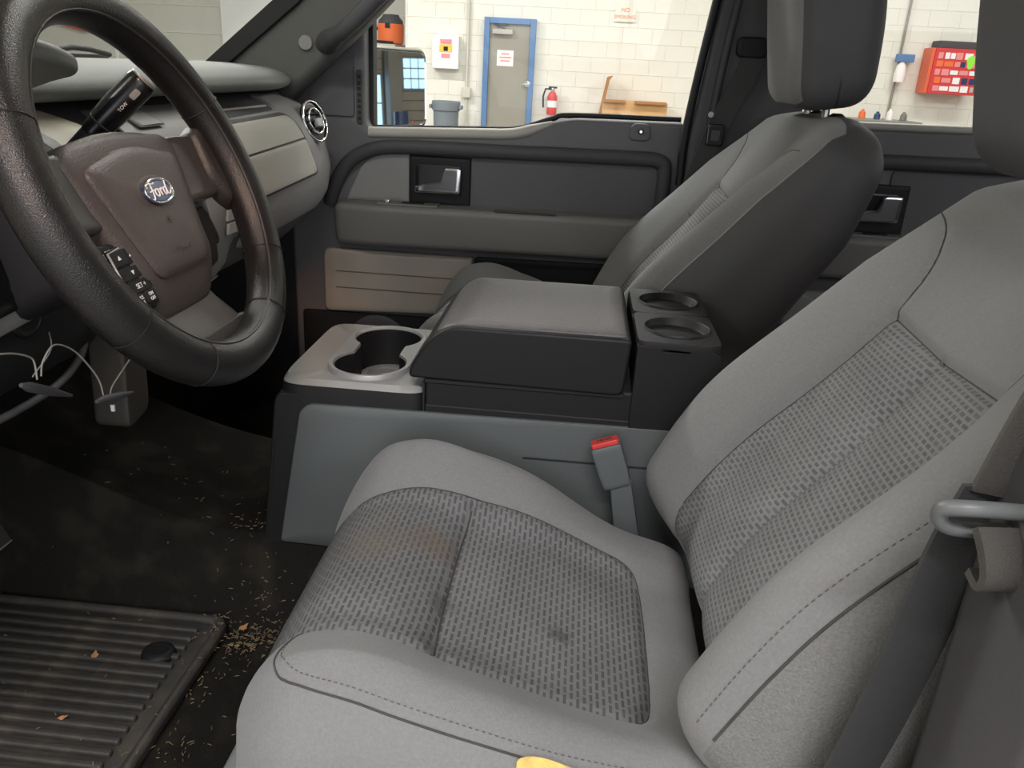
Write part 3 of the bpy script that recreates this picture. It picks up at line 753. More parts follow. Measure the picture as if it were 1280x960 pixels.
# ------------------------------------------------------------------ dashboard
dash = thing('dashboard', 'grey and cream truck dashboard with chrome vents and light glovebox doors', 'dashboard', (-.7, 0, .4))
def dxo(y): return -.42*max(0, y-.47)**1.35 - .10*max(0, -.60-y)
def dxb(y): return -.30*max(0, y-.54)**1.35 - .10*max(0, -.60-y)
ysd = np.concatenate([np.linspace(-.73, .45, 20), np.linspace(.48, .675, 12)])
loft('dash_top_pad', chaikin([(-1.10, .79), (-.80, .802), (-.65, .799), (-.605, .788), (-.592, .770), (-.605, .757), (-.66, .752), (-1.10, .75)], 2), ysd, 'dash_top', dash, dxo)
FACE = [(.752, -.655), (.742, -.645), (.725, -.605), (.70, -.585), (.66, -.568), (.60, -.555), (.55, -.560), (.50, -.585), (.45, -.64), (.42, -.70)]
def face_x(z):
    zs = [p[0] for p in FACE][::-1]; xs_ = [p[1] for p in FACE][::-1]
    return float(np.interp(z, zs, xs_))
def dmap(y, z, d): return (face_x(z)+dxb(y)+d, y, z)
loft('dash_body', [(-1.12, .752)]+[(p[1], p[0]) for p in FACE]+[(-.85, .40), (-1.12, .40)], ysd, 'dark', dash, dxb)
# passenger side: pale surround, two glovebox doors, open shelf
patch('glovebox_surround', roundpoly([(.175, .508), (.60, .520), (.672, .575), (.672, .66), (.60, .745), (.455, .748), (.447, .722), (.175, .716)], [.01, .05, .03, .04, .03, .005, .01, .01], 5), lambda u, v, d: dmap(u, v, d), .014, 'mid_grey', dash, .005, back=-.01)
patch('glovebox_frame', roundpoly([(.17, .588), (.520, .598), (.480, .720), (.17, .716)], [.01, .02, .05, .01], 5), lambda u, v, d: dmap(u, v, d), .0165, 'dark', dash, .003)
patch('glovebox_door', roundpoly([(.17, .664), (.478, .672), (.458, .714), (.17, .711)], [.004, .004, .04, .004], 5), lambda u, v, d: dmap(u, v, d), .021, 'light_grey', dash, .003)
patch('glovebox_door', roundpoly([(.17, .594), (.505, .604), (.480, .668), (.17, .660)], [.004, .018, .004, .004], 5), lambda u, v, d: dmap(u, v, d), .021, 'light_grey', dash, .003)
box('dash_shelf', (-.66, .16, .726), (-.612, .44, .731), 'light_grey', dash, .002)
box('shelf_bin', (-.665, .16, .731), (-.65, .40, .745), 'mid_grey', dash, .002)
# round vent at the end
vy, vz = .568, .695
vn = Vector((.93, -.22, .30)).normalized(); vh = Vector((0, 0, 1)).cross(vn).normalized(); vu = vn.cross(vh)
vc = Vector(dmap(vy, vz, .019))
def vmap(u, v, d, c=None): return tuple((c or vc)+vh*u+vu*v+vn*d)
def round_vent(c, r, par):
    def f(u, v, d): return tuple(c+vh*u+vu*v+vn*d)
    circ = [(cos(a), sin(a)) for a in np.linspace(0, 2*pi, 28, endpoint=False)]
    vo = patch('air_vent', [(r*a, r*b) for a, b in circ], f, .006, 'black_gloss', par, .002)
    tube('vent_ring', [f(r*a, r*b, .007) for a, b in circ], r*.065, 'chrome', vo, 8, True)
    tube('vent_ring', [f(r*.62*a, r*.62*b, .010) for a, b in circ], r*.055, 'chrome', vo, 8, True)
    for k in (-1, 0, 1):
        q = k*r*.35; w = sqrt(r*r-q*q)*.9
        box('vent_slat', (-w, q-r*.04, .004), (w, q+r*.04, .012), 'black', vo, .001, 1, xf=lambda p: f(p.x, p.y, p.z))
    patch('vent_knob', rrect(r*.1, -r*.1, r*.28, r*.22, r*.1), lambda u, v, d: f(u, v, d+.009), .008, 'silver', vo, .002)
round_vent(vc, .041, dash)
# driver side: cream instrument surround, vent, hood, switch bank
patch('cluster_surround', roundpoly([(-.70, .52), (-.215, .56), (-.165, .70), (-.20, .748), (-.70, .752)], [.02, .03, .02, .03, .02], 5), lambda u, v, d: dmap(u, v, d), .022, 'cream', dash, .008)
patch('cluster_inner', roundpoly([(-.60, .55), (-.285, .57), (-.262, .70), (-.29, .742), (-.60, .745)], .03, 5), lambda u, v, d: dmap(u, v, d), .028, 'mid_grey', dash, .006)
patch('instrument_cluster', roundpoly([(-.58, .57), (-.305, .59), (-.285, .70), (-.31, .73), (-.58, .735)], .03, 5), lambda u, v, d: dmap(u, v, d), .031, 'black_gloss', dash, .003)
hood = [(-.60, -.30), (-.58, -.09), (-.47, .0), (-.33, .0), (-.285, -.10)]
rbox('instrument_hood', (-.58, -.46, .782), (.085, .155, .024), .02, 'dash_top', dash, (6, 10, 3), lambda P: np.column_stack([P[:, 0]*(1-.25*(P[:, 1]/.155)**2), P[:, 1], P[:, 2]*(1-.5*sstep(-.02, .085, P[:, 0]))+.022*(1-(P[:, 1]/.17)**2)+.012*sstep(-.05, .08, P[:, 0])]))
round_vent(Vector(dmap(-.205, .70, .024)), .036, dash)
# centre stack
patch('centre_stack', roundpoly([(-.14, .44), (.155, .43), (.165, .60), (.15, .742), (-.13, .742), (-.15, .60)], .02, 5), lambda u, v, d: dmap(u, v, d), .018, 'mid_grey', dash, .006)
bb = patch('hazard_button', roundpoly([(-.085, .722), (-.02, .722), (-.01, .742), (-.075, .742)], .002), lambda u, v, d: dmap(u, v, d+.016), .005, 'dark', dash, .001)
patch('button_face', roundpoly([(-.079, .7245), (-.024, .7245), (-.0165, .7395), (-.072, .7395)], .002), lambda u, v, d: dmap(u, v, d+.016), .0065, 'mid_grey', bb, .001)
tri = frame(dmap(-.048, .732, .0235), (0, 1, 0), (-.6, 0, .8))
for k in range(6):
    z = .672-k*.0215
    patch('radio_button', rrect(.060+.004*k, z, .018, .009, .002), lambda u, v, d: dmap(u, v, d+.017), .004, 'light_grey', dash, .001)
    patch('radio_button', rrect(.112+.003*k, z, .026, .009, .002), lambda u, v, d: dmap(u, v, d+.017), .004, 'light_grey', dash, .001)
patch('radio_face', roundpoly([(-.10, .55), (.03, .55), (.025, .70), (-.10, .70)], .006), lambda u, v, d: dmap(u, v, d+.017), .003, 'black_gloss', dash, .001)
def knob(y, z, r, nm='knob', mtop='mid_grey'):
    c = dmap(y, z, .017)
    n_ = Vector((.94, 0, .33)); h_ = Vector((0, 1, 0)); u_ = n_.cross(h_)
    def f(v): return tuple(Vector(c)+h_*v[0]+u_*v[1]+n_*v[2])
    kb = lathe(nm, [(0, 0), (r*1.15, 0), (r*1.15, .004), (r, .006), (r*.92, .02), (r*.8, .023), (0, .023)], 'black_gloss', dash, (0, 0, 0), 'Z', 24, f)
    lathe('knob_ring', [(r*1.02, .006), (r*1.06, .010), (r*.98, .014), (r*.94, .010)], 'chrome', kb, (0, 0, 0), 'Z', 24, f)
    lathe('knob_face', [(0, .0235), (r*.7, .0235), (r*.7, .0245), (0, .0245)], mtop, kb, (0, 0, 0), 'Z', 20, f)
knob(.148, .545, .017, 'volume_knob', 'silver')
knob(.028, .462, .020, 'climate_knob', 'blue'); knob(-.07, .465, .020, 'climate_knob', 'blue')
for k in range(3): patch('climate_button', rrect(.075+k*.03, .462-.004*k, .012, .014, .003), lambda u, v, d: dmap(u, v, d+.017), .005, 'silver' if k == 2 else 'black_gloss', dash, .002)
# lower driver side
loft('knee_panel', chaikin([(-.62, .60), (-.545, .585), (-.535, .53), (-.555, .49), (-.60, .47), (-.80, .44), (-.80, .58)], 2), np.linspace(-.73, -.30, 10), 'black', dash, lambda y: 0)
tube('knee_panel_edge', spline([(-.56, -.72, .49), (-.555, -.55, .475), (-.552, -.40, .470), (-.553, -.33, .485), (-.556, -.30, .515)], 6), .0042, 'dark', dash, 8)
hs = patch('headlamp_switch', [(-.425+.024*cos(a), .568+.024*sin(a)) for a in np.linspace(0, 2*pi, 24, endpoint=False)], lambda u, v, d: (-.546+d, u, v), .012, 'black_gloss', dash, .004)
tube('switch_symbol', [(-.5325, -.430, .572), (-.5325, -.418, .574), (-.5325, -.418, .564), (-.5325, -.428, .563)], .0008, 'silver', hs, 5)
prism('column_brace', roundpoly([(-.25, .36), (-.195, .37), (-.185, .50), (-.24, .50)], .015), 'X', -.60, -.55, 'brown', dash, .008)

# ------------------------------------------------------------------ steering wheel
TA = radians(24.1)
WC = Vector((-.407, -.385, .694)); wn = Vector((cos(TA), 0, sin(TA))); wp = Vector((0, 1, 0)); wq = Vector((-sin(TA), 0, cos(TA)))
def wm(p, q, d): return tuple(WC+wp*p+wq*q+wn*d)
sw = thing('steering_wheel', 'black leather steering wheel with a blue oval emblem on the hub', 'steering wheel', tuple(WC))
RR, RT = .179, .0218
def rim_path(n=96): return [wm(RR*cos(a), RR*sin(a), 0) for a in np.linspace(0, 2*pi, n, endpoint=False)]
tube('rim', rim_path(), RT, 'leather', sw, 24, True)
tube('rim_stitching', [wm((RR-RT*.72)*cos(a), (RR-RT*.72)*sin(a), RT*.70) for a in np.linspace(0, 2*pi, 120, endpoint=False)], .0016, 'leather_spoke', sw, 6, True)
for a in (radians(24), radians(156), radians(-34), radians(-146), radians(-62), radians(-118)):
    c = Vector((RR*cos(a), RR*sin(a)))
    tube('rim_seam', [wm((RR+(RT+.0002)*cos(b))*cos(a), (RR+(RT+.0002)*cos(b))*sin(a), (RT+.0002)*sin(b)) for b in np.linspace(0, 2*pi, 20, endpoint=False)], .0008, 'black', sw, 5, True)
# spokes (left and right pairs)
for s in (-1, 1):
    patch('upper_spoke', roundpoly([(s*.05, .050), (s*.11, .052), (s*.168, .046), (s*.172, .0), (s*.14, -.022), (s*.05, -.02)], .008), lambda u, v, d: wm(u, v, -.042+d+.012*min(1, max(0, (abs(u)-.08)/.09))), .022, 'spoke', sw, .007)
    patch('spoke_grip', roundpoly([(s*.138, .05), (s*.172, .062), (s*.174, -.045), (s*.150, -.028), (s*.134, .0)], .01), lambda u, v, d: wm(u, v, -.026+d), .021, 'leather_spoke', sw, .008)
    # switch pod
    if s > 0:
        patch('spoke_web', roundpoly([(.058, -.030), (.124, -.026), (.128, -.052), (.100, -.088), (.062, -.094)], .006), lambda u, v, d: wm(u, v, -.046+d), .018, 'black', sw, .004)
        continue
    pod = patch('switch_pod', roundpoly([(s*.058, -.034), (s*.122, -.028), (s*.130, -.060), (s*.104, -.098), (s*.062, -.100)], .006), lambda u, v, d: wm(u, v, -.040+d), .020, 'black', sw, .004)
    pf = patch('pod_frame', rrect(s*.082, -.066, .0225, .030, .005), lambda u, v, d: wm(u, v, -.022+d), .004, 'black_gloss', pod, .002)
patch('lower_spoke', roundpoly([(-.080, -.02), (.080, -.02), (.074, -.075), (.058, -.120), (.064, -.166), (-.064, -.166), (-.058, -.120), (-.074, -.075)], [.006, .006, .02, .02, .004, .004, .02, .02]), lambda u, v, d: wm(u, v, -.058+d+.026*float(sstep(-.09, -.16, np.array(v)))), .020, 'spoke', sw, .006)
patch('lower_grip', roundpoly([(-.075, -.146), (.075, -.146), (.085, -.170), (-.085, -.170)], .008), lambda u, v, d: wm(u, v, -.030+d), .018, 'leather_spoke', sw, .007)
patch('hub_back', roundpoly([(-.09, .05), (.09, .05), (.075, -.05), (.045, -.125), (-.045, -.125), (-.075, -.05)], .02), lambda u, v, d: wm(u, v, -.075+d), .045, 'black', sw, .01)
ab = patch('airbag_cover', roundpoly([(-.103, .043), (-.088, .056), (0, .067), (.088, .056), (.103, .043), (.094, .0), (.082, -.04), (.074, -.085), (.052, -.120), (-.052, -.120), (-.074, -.085), (-.082, -.04), (-.094, .0)], [.010, .02, .05, .02, .010, .03, .03, .03, .02, .02, .03, .03, .03], 4), lambda u, v, d: wm(u, v, -.042+d-.014*max(0, -v-.07)/.045), .028, 'hub', sw, .010, dome=.004)
patch('airbag_centre', roundpoly([(-.084, .032), (0, .050), (.084, .032), (.070, -.02), (.052, -.080), (-.052, -.080), (-.070, -.02)], [.012, .05, .012, .04, .016, .016, .04], 5), lambda u, v, d: wm(u, v, -.0165+d), .009, 'hub', ab, .008, dome=.004)
# emblem
el = [(.0245*cos(a), -.002+.0118*sin(a)) for a in np.linspace(0, 2*pi, 40, endpoint=False)]
em = patch('emblem', el, lambda u, v, d: wm(u, v, -.0045+d), .004, 'blue', ab, .0015)
tube('emblem_ring', [wm(p[0], p[1], -.0005) for p in el], .0014, 'chrome', em, 8, True)
patch('emblem_recess', [(.031*cos(a), -.002+.0168*sin(a)) for a in np.linspace(0, 2*pi, 40, endpoint=False)], lambda u, v, d: wm(u, v, -.0075+d), .0035, 'hub', ab, .001)
SCRIPT = [
    [(-.0195, .0045), (-.0205, .0062), (-.0180, .0078), (-.0135, .0080), (-.0080, .0072), (-.0050, .0078)],          # F top bar
    [(-.0120, .0078), (-.0122, .0030), (-.0132, -.0040), (-.0160, -.0072), (-.0195, -.0060)],                         # F stem
    [(-.0165, .0005), (-.0115, .0012), (-.0075, .0006)],                                                             # F bar
    [(-.0045, .0020), (-.0078, .0012), (-.0082, -.0028), (-.0052, -.0050), (-.0026, -.0024), (-.0030, .0010), (-.0045, .0020), (-.0010, .0014)],   # o
    [(.0008, .0020), (.0016, -.0046)], [(.0012, -.0005), (.0030, .0018), (.0050, .0016), (.0056, .0004)],              # r
    [(.0120, .0014), (.0088, .0020), (.0070, -.0010), (.0080, -.0044), (.0108, -.0038), (.0124, .0005)],               # d bowl
    [(.0150, .0078), (.0136, .0050), (.0124, .0000), (.0130, -.0042), (.0160, -.0046), (.0190, -.0020)],               # d stem
]
sv, sf = [], []
for st in SCRIPT:
    p3 = [wm(p[0]*1.03, -.002+p[1]*1.04, .0002) for p in [tuple(q) for q in spline([(a, b) for a, b in st], 5)]]
    v_, f_ = tube_vf(p3, .00075, 6)
    o0 = len(sv); sv += v_; sf += [tuple(i+o0 for i in f) for f in f_]
mesh('emblem_script', sv, sf, 'white', em)
text('airbag_lettering', 'AIRBAG', .0062, 'seam', frame(wm(.002, -.058, -.0030), wp, wq), ab, .0003)
tube('horn_mark', [wm(-.004, -.028, -.003), wm(-.001, -.031, -.003), wm(.004, -.028, -.003)], .0007, 'seam', ab, 5)
tube('horn_mark', [wm(-.001, -.026, -.003), wm(-.001, -.034, -.003)], .0007, 'seam', ab, 5)
# switches and their lettering on the left pod
for s in (-1,):
    pod = [c for c in sw.children if c.name.startswith('switch_pod')][0]
    def pm(u, v, d): return wm(s*.082+u, -.066+v, -.018+d)
    if s < 0:
        for (u0, v0, hx, hy) in ((-.0085, .019, .009, .0075), (.0095, .019, .009, .0075), (0, .004, .018, .0055), (0, -.009, .0195, .0055), (-.0095, -.021, .0085, .0055), (.0095, -.021, .0085, .0055)):
            patch('pod_button', rrect(u0, v0, hx, hy, .0015), lambda u, v, d: pm(u, v, d), .0025, 'black', pod, .001)
        tube('pod_trim', [pm(-.019, -.012, .001), pm(-.019, .026, .001), pm(.0, .0275, .001)], .0012, 'silver', pod, 6)
        text('button_print', 'SET +', .0065, 'white', frame(pm(.002, -.009, .0028), wp, wq), pod, .0002)
        text('button_print', 'CNCL', .0046, 'white', frame(pm(-.0095, -.0192, .0028), wp, wq), pod, .0002)
        text('button_print', 'RSM', .0046, 'white', frame(pm(-.0095, -.0238, .0028), wp, wq), pod, .0002)
        text('button_print', 'ON', .0046, 'white', frame(pm(.0095, -.0192, .0028), wp, wq), pod, .0002)
        text('button_print', 'OFF', .0046, 'white', frame(pm(.0095, -.0238, .0028), wp, wq), pod, .0002)
        for (u0, v0, rot) in ((-.0085, .019, 0), (.0095, .019, 0), (.0, .0045, pi)):
            tri = [(u0+.0026*sin(rot+k*2*pi/3), v0+.0026*cos(rot+k*2*pi/3)) for k in range(3)]
            patch('button_arrow', tri, lambda u, v, d: pm(u, v, d+.0024), .0006, 'white', pod, .0001)
    else:
        for v0 in (.018, .002, -.016): patch('pod_button', rrect(0, v0, .018, .007, .0015), lambda u, v, d: pm(u, v, d), .0025, 'black', pod, .001)
# steering column
col = thing('steering_column', 'black steering column shroud behind the wheel', 'steering column', tuple(WC-wn*.2))
def cm(p, q, d): return tuple(WC+wp*p+wq*q-wn*.06-wn*d)
V = []; F = []
prof = roundpoly([(-.065, .045), (.065, .045), (.06, -.06), (-.06, -.06)], .03, 5); n = len(prof)
for k, (d_, sc) in enumerate([(0, .9), (.01, 1.0), (.08, 1.1), (.16, 1.25), (.30, 1.3)]): V += [cm(p[0]*sc, p[1]*sc, d_) for p in prof]
for i in range(4):
    for k in range(n): F.append((i*n+k, i*n+(k+1) % n, (i+1)*n+(k+1) % n, (i+1)*n+k))
F.append(tuple(range(n))); F.append(tuple(4*n+k for k in range(n)))
mesh('column_shroud', V, F, 'black', col)

# column gear lever with its thick black grip
gl = thing('gear_lever', 'thick black column gear lever with chrome tip behind the wheel', 'gear lever', (-.56, -.27, .70))
def along(a, b, prof, nm, m, par):
    a, b = Vector(a), Vector(b); t_ = (b-a).normalized(); s_ = t_.orthogonal().normalized(); r_ = t_.cross(s_); L = (b-a).length
    return lathe(nm, [(r, h*L) for r, h in prof], m, par, (0, 0, 0), 'Z', 24, lambda v: tuple(a+s_*v[0]+r_*v[1]+t_*v[2]))
ga, gb = Vector((-.575, -.28, .692)), Vector((-.484, -.248, .788))
along(ga, ga.lerp(gb, .42), [(0, 0), (.010, 0), (.0115, 1), (0, 1)], 'lever_shaft', 'black', gl)
along(ga.lerp(gb, .38), gb, [(0, 0), (.0115, 0), (.0130, .06), (.0130, .20), (.0150, .24), (.0162, .5), (.0162, .93), (.0148, .99), (0, 1.0)], 'grip', 'black_gloss', gl)
along(ga.lerp(gb, .50), ga.lerp(gb, .52), [(.0132, 0), (.0146, .5), (.0132, 1)], 'grip_band', 'dark', gl)
along(gb, gb+(gb-ga)*.02, [(0, 0), (.0145, 0), (.0138, .6), (.011, 1), (0, 1)], 'end_cap', 'silver', gl)
gx = (gb-ga).normalized(); gside = Vector((.55, -.80, -.2)); gside = (gside-gx*gside.dot(gx)).normalized()
gp = ga.lerp(gb, .88)+gside*.0162
patch('overdrive_button', rrect(0, 0, .006, .0035, .002), lambda u, v, d: tuple(gp+gx*u+gx.cross(gside)*v+gside*(d-.001)), .002, 'silver', gl, .0005)
text('lever_print', 'TOW', .0052, 'white', frame(ga.lerp(gb, .74)+gside*.0163, gx, gside.cross(gx)), gl, .0002)

# hanging wires under the dash
wt = thing('loose_wiring', 'thin grey wires with small clips hanging under the dashboard', 'wire', (-.5, -.4, .45))
def wire(P, r=.0009): return tube('wire', spline(P, 6), r, 'wire', wt, 6)
wire([(-.50, -.53, .565), (-.50, -.50, .556), (-.50, -.480, .546), (-.50, -.474, .538), (-.50, -.474, .521)])
wire([(-.50, -.468, .522), (-.50, -.462, .535), (-.50, -.442, .545), (-.50, -.415, .531), (-.50, -.392, .505), (-.50, -.378, .482), (-.50, -.374, .459)])
wire([(-.50, -.364, .456), (-.50, -.357, .468), (-.50, -.33, .480), (-.50, -.29, .497), (-.50, -.272, .515), (-.50, -.268, .53)])
wire([(-.51, -.466, .52), (-.52, -.42, .531), (-.54, -.39, .54)], .0008)
for (a, b) in (((-.50, -.497, .524), (-.50, -.428, .486)), ((-.50, -.388, .463), (-.50, -.318, .446))):
    along(a, b, [(0, 0), (.002, 0), (.005, .15), (.0045, .6), (.0025, .85), (.0015, 1), (0, 1)], 'wire_clip', 'dark', wt)
box('tag_end', (-.502, -.362, .440), (-.498, -.359, .448), 'white', wt, .0005)
# brake pedal
t = thing('brake_pedal', 'dark brake pedal pad at the edge of the footwell', 'pedal', (-.86, -.13, .12))
def pdm(u, v, d): return (-.85+d*.8-v*.5, -.14+u, .13+v*.85+d*.5)
patch('pedal_pad', rrect(0, 0, .085, .035, .01), pdm, .014, 'rubber', t, .003)
tube('pedal_rim', [pdm(a, b, .014) for a, b in rrect(0, 0, .083, .033, .01)], .0016, 'mid_grey', t, 6, True)
tube('pedal_arm', [pdm(-.03, .0, -.005), (-.95, -.18, .28), (-1.0, -.18, .5)], .012, 'black', t)

# ------------------------------------------------------------------ centre console
con = thing('centre_console', 'black centre console with cup holders and padded lid between the seats', 'console', (-.1, 0, .1))
CY = .138
# lower body, open above the cup wells
prism('console_body', roundpoly([(-.432, .10), (.21, .10), (.205, .385), (-.19, .385), (-.192, .325), (-.392, .325), (-.406, .315)], [.01, .01, .01, .004, .004, .01, .01]), 'Y', -CY, CY, 'black', con, .016, 3)
# front deck with a well for two cups
dk0, dk1, DZ = -.40, -.185, .405
cc = (-.285, -.003)
def deck_r(t):
    hx, hy = (.1075, CY); c_, s_ = abs(cos(t))+1e-9, abs(sin(t))+1e-9
    k = 9.
    return ((c_/hx)**k+(s_/hy)**k)**(-1/k)
def stad_r(t):       # rounded outline of the trim ring
    hx, hy, r = .060, .120, .05
    best = 0
    for y0 in (-(hy-hx), hy-hx):
        b = sin(t)*y0; disc = b*b-(y0*y0-hx*hx)
        if disc >= 0: best = max(best, b+sqrt(disc))
    c_ = abs(cos(t))
    if c_ > 1e-6:
        q = hx/c_
        if q*abs(sin(t)) <= hy-hx: best = max(best, q)
    return best
def pea_r(t):
    best = 0
    for y0 in (-.058, .058):
        r = .0515; b = sin(t)*y0; disc = b*b-(y0*y0-r*r)
        if disc >= 0: best = max(best, b+sqrt(disc))
    c_, s_ = abs(cos(t))+1e-9, abs(sin(t))+1e-9
    return max(best, min(.034/c_, .036/s_))
NP = 96
A = polar(deck_r, (-.2925, 0), NP); B_ = polar(stad_r, cc, NP); Pn = polar(pea_r, cc, NP)
# deck skin: top with rolled edges down to the body
rings = [(1.0, .318), (1.0, DZ-.022), (.985, DZ-.008), (.94, DZ), ]
V = []; F = []
for (s, z) in rings: V += [(-.2925+(p[0]+.2925)*s, p[1]*s, z) for p in A]
V += [(p[0], p[1], DZ) for p in B_]; V += [(p[0], p[1], DZ-.02) for p in B_]
FS = []
for i in range(len(rings)+1):
    for k in range(NP): (FS if i < 2 else F).append((i*NP+k, i*NP+(k+1) % NP, (i+1)*NP+(k+1) % NP, (i+1)*NP+k))
for nm_, F_, m_ in (('front_deck', F, 'deck'), ('deck_skirt', FS, 'black')):
    us, fs = sub(np.array(V), np.array(F_), np.ones(len(F_), bool)); mesh(nm_, np.array(V)[us], fs, m_, con, ang=50)
def ringm(rs, m, nm, par):
    V = []; F = []
    for (P, z) in rs: V += [(p[0], p[1], z) for p in P]
    for i in range(len(rs)-1):
        for k in range(NP): F.append((i*NP+k, i*NP+(k+1) % NP, (i+1)*NP+(k+1) % NP, (i+1)*NP+k))
    return mesh(nm, V, F, m, par, ang=40)
def scal(P, s): return [(cc[0]+(p[0]-cc[0])*s, cc[1]+(p[1]-cc[1])*s) for p in P]
tr = ringm([(scal(B_, 1.0), DZ-.002), (scal(B_, 1.0), DZ+.004), (scal(B_, .985), DZ+.007), (scal(Pn, 1.035), DZ+.007), (Pn, DZ+.004), (Pn, DZ-.004)], 'silver', 'cup_holder_trim', con)
ringm([(Pn, DZ+.003), (scal(Pn, .985), DZ-.05), (scal(Pn, .96), DZ-.058)], 'black', 'cup_well', con)
# well floors with raised rings
for y0 in (-.056, .056):
    circ = [(cos(a), sin(a)) for a in np.linspace(0, 2*pi, 32, endpoint=False)]
    lathe('cup_floor', [(.0, -.012), (.034, -.012), (.035, .0), (.046, .0), (.046, -.003)], 'mid_grey', con, (cc[0], cc[1]+y0, DZ-.055))
    lathe('cup_base', [(0, 0), (.0335, 0), (.0335, .002), (0, .002)], 'rubber_seal', con, (cc[0], cc[1]+y0, DZ-.066))
box('cup_divider', (cc[0]-.03, cc[1]-.028, DZ-.062), (cc[0]+.032, cc[1]+.028, DZ-.053), 'mid_grey', con, .002)
# bin body under the lid and the lid
prism('storage_bin', roundpoly([(-.19, .30), (.20, .30), (.20, .425), (-.19, .425)], .006), 'Y', -CY+.001, CY-.001, 'black', con, .010, 3)
box('bin_seam', (-.1925, -CY-.0012, .375), (-.1895, -.05, .418), 'rubber_seal', con, .0005, 1)
ld = prism('console_lid', roundpoly([(-.212, .424), (.078, .421), (.083, .500), (-.158, .500), (-.186, .478), (-.209, .440)], [.008, .012, .008, .022, .02, .02], 5), 'Y', -CY-.006, CY+.002, 'lid', con, .014, 4)
patch('lid_pad', roundpoly([(-.180, -CY+.004), (.076, -CY+.004), (.076, CY-.010), (-.180, CY-.010)], [.03, .006, .006, .03], 5), lambda u, v, d: (u, v, .4992+d-.020*max(0, (-.140-u)/.040)**2), .004, 'vinyl', ld, .003, dome=.002)
box('lid_gap', (-.19, -CY-.002, .417), (.08, CY+.0, .4235), 'rubber_seal', con, .001, 1)
# rear block with two more cup wells
RX0, RX1, RZ = .090, .200, .500
prism('rear_block', roundpoly([(RX0, .35), (RX1+.008, .35), (RX1, RZ-.010), (RX0, RZ-.006)], [.004, .004, .012, .002]), 'Y', -CY-.004, CY-.002, 'black', con, .010, 3)
for y0, y1 in ((-CY-.004, -.002), (-.002, CY-.002)):
    yc = (y0+y1)/2; xc = (RX0+RX1)/2+.002
    o_ = polar(rect_r((RX1-RX0)/2, (y1-y0)/2), (xc-.002, yc), 64); i_ = polar(lambda t: .043, (xc, yc), 64)
    V = []; F = []
    def rsc(s): return [(xc+(p[0]-xc)*s, yc+(p[1]-yc)*s) for p in o_]
    rs = [(rsc(1.0), RZ-.012), (rsc(1.0), RZ-.003), (rsc(.985), RZ+.000), (polar(lambda t: .0455, (xc, yc), 64), RZ+.000), (polar(lambda t: .0440, (xc, yc), 64), RZ+.0025), (polar(lambda t: .0425, (xc, yc), 64), RZ+.001), (polar(lambda t: .041, (xc, yc), 64), RZ-.008), (polar(lambda t: .0395, (xc, yc), 64), RZ-.0095)]
    for (P, z) in rs: V += [(p[0], p[1], z) for p in P]
    for i in range(len(rs)-1):
        for k in range(64): F.append((i*64+k, i*64+(k+1) % 64, (i+1)*64+(k+1) % 64, (i+1)*64+k))
    mesh('rear_cup_rim', V, F, 'lid', con, ang=40)
prism('front_fairing', roundpoly([(-.436, .10), (-.36, .10), (-.36, .384), (-.396, .384), (-.403, .372)], [.006, .004, .004, .006, .006]), 'Y', -CY+.0005, CY-.0005, 'black', con, .012, 3)
# side panels
sp = roundpoly([(-.404, .145), (.24, .13), (.24, .378), (-.352, .372), (-.366, .360)], [.006, .004, .004, .012, .012], 4)
patch('side_panel', sp, lambda u, v, d: (u, -CY+.001-d, v), .006, 'panel', con, .003)
patch('side_panel', sp, lambda u, v, d: (u, CY-.001+d, v), .006, 'panel', con, .003)
box('panel_seam', (-.05, -CY-.007, .318), (.2, -CY-.0045, .320), 'rubber_seal', con, .0005, 1)

# ------------------------------------------------------------------ seats
MT['weave_cushion'] = weave_mat('cushion_weave', (126, 125, 124), (88, 88, 90), 1.45, .64, .21, .35, stain=[(.060, -.07, .040, (112, 98, 84)), (.035, -.135, .05, (118, 108, 98)), (-.022, .080, .016, (62, 61, 62)), (-.030, -.045, .022, (90, 87, 86))])
MT['weave_cushion2'] = weave_mat('passenger_cushion_weave', (126, 125, 124), (88, 88, 90), 1.45, .64, .21)
MT['weave_back'] = weave_mat('backrest_weave', (128, 127, 126), (94, 94, 96), .92, .62, .165, .4)
def bvh_of(V, F): return BVHTree.FromPolygons([tuple(v) for v in V], [tuple(f) for f in F])
def seam_on(name, bvh, P3, direction, r, m, par, lift=0.0, dashes=None):
    """thread or seam line pressed onto a surface along a given projection direction"""
    dv = Vector(direction).normalized(); pts = []
    for p in P3:
        hit = bvh.ray_cast(Vector(p)-dv*.5, dv)
        if hit[0] is not None: pts.append(np.array(hit[0])+np.array(hit[1])*lift*(1 if hit[1].dot(dv) < 0 else -1))
    if len(pts) < 2: return None
    if not dashes: return tube(name, pts, r, m, par, 6)
    V, F = [], []
    i = 0
    while i+dashes < len(pts):
        v_, f_ = tube_vf(pts[i:i+dashes], r, 5); o0 = len(V); V += v_; F += [tuple(k+o0 for k in f) for f in f_]
        i += dashes+1
    return mesh(name, V, F, m, par)
def sinterp(x, xs, ys):
    p = np.array(spline(list(zip(xs, ys)), 12)); return np.interp(x, p[:, 0], p[:, 1])
def resample(P, step):
    P = np.array(P, float); d_ = np.concatenate([[0], np.cumsum(np.linalg.norm(np.diff(P, axis=0), axis=1))])
    q = np.arange(0, d_[-1], step)
    return [np.array([np.interp(v, d_, P[:, k]) for k in range(3)]) for v in q]
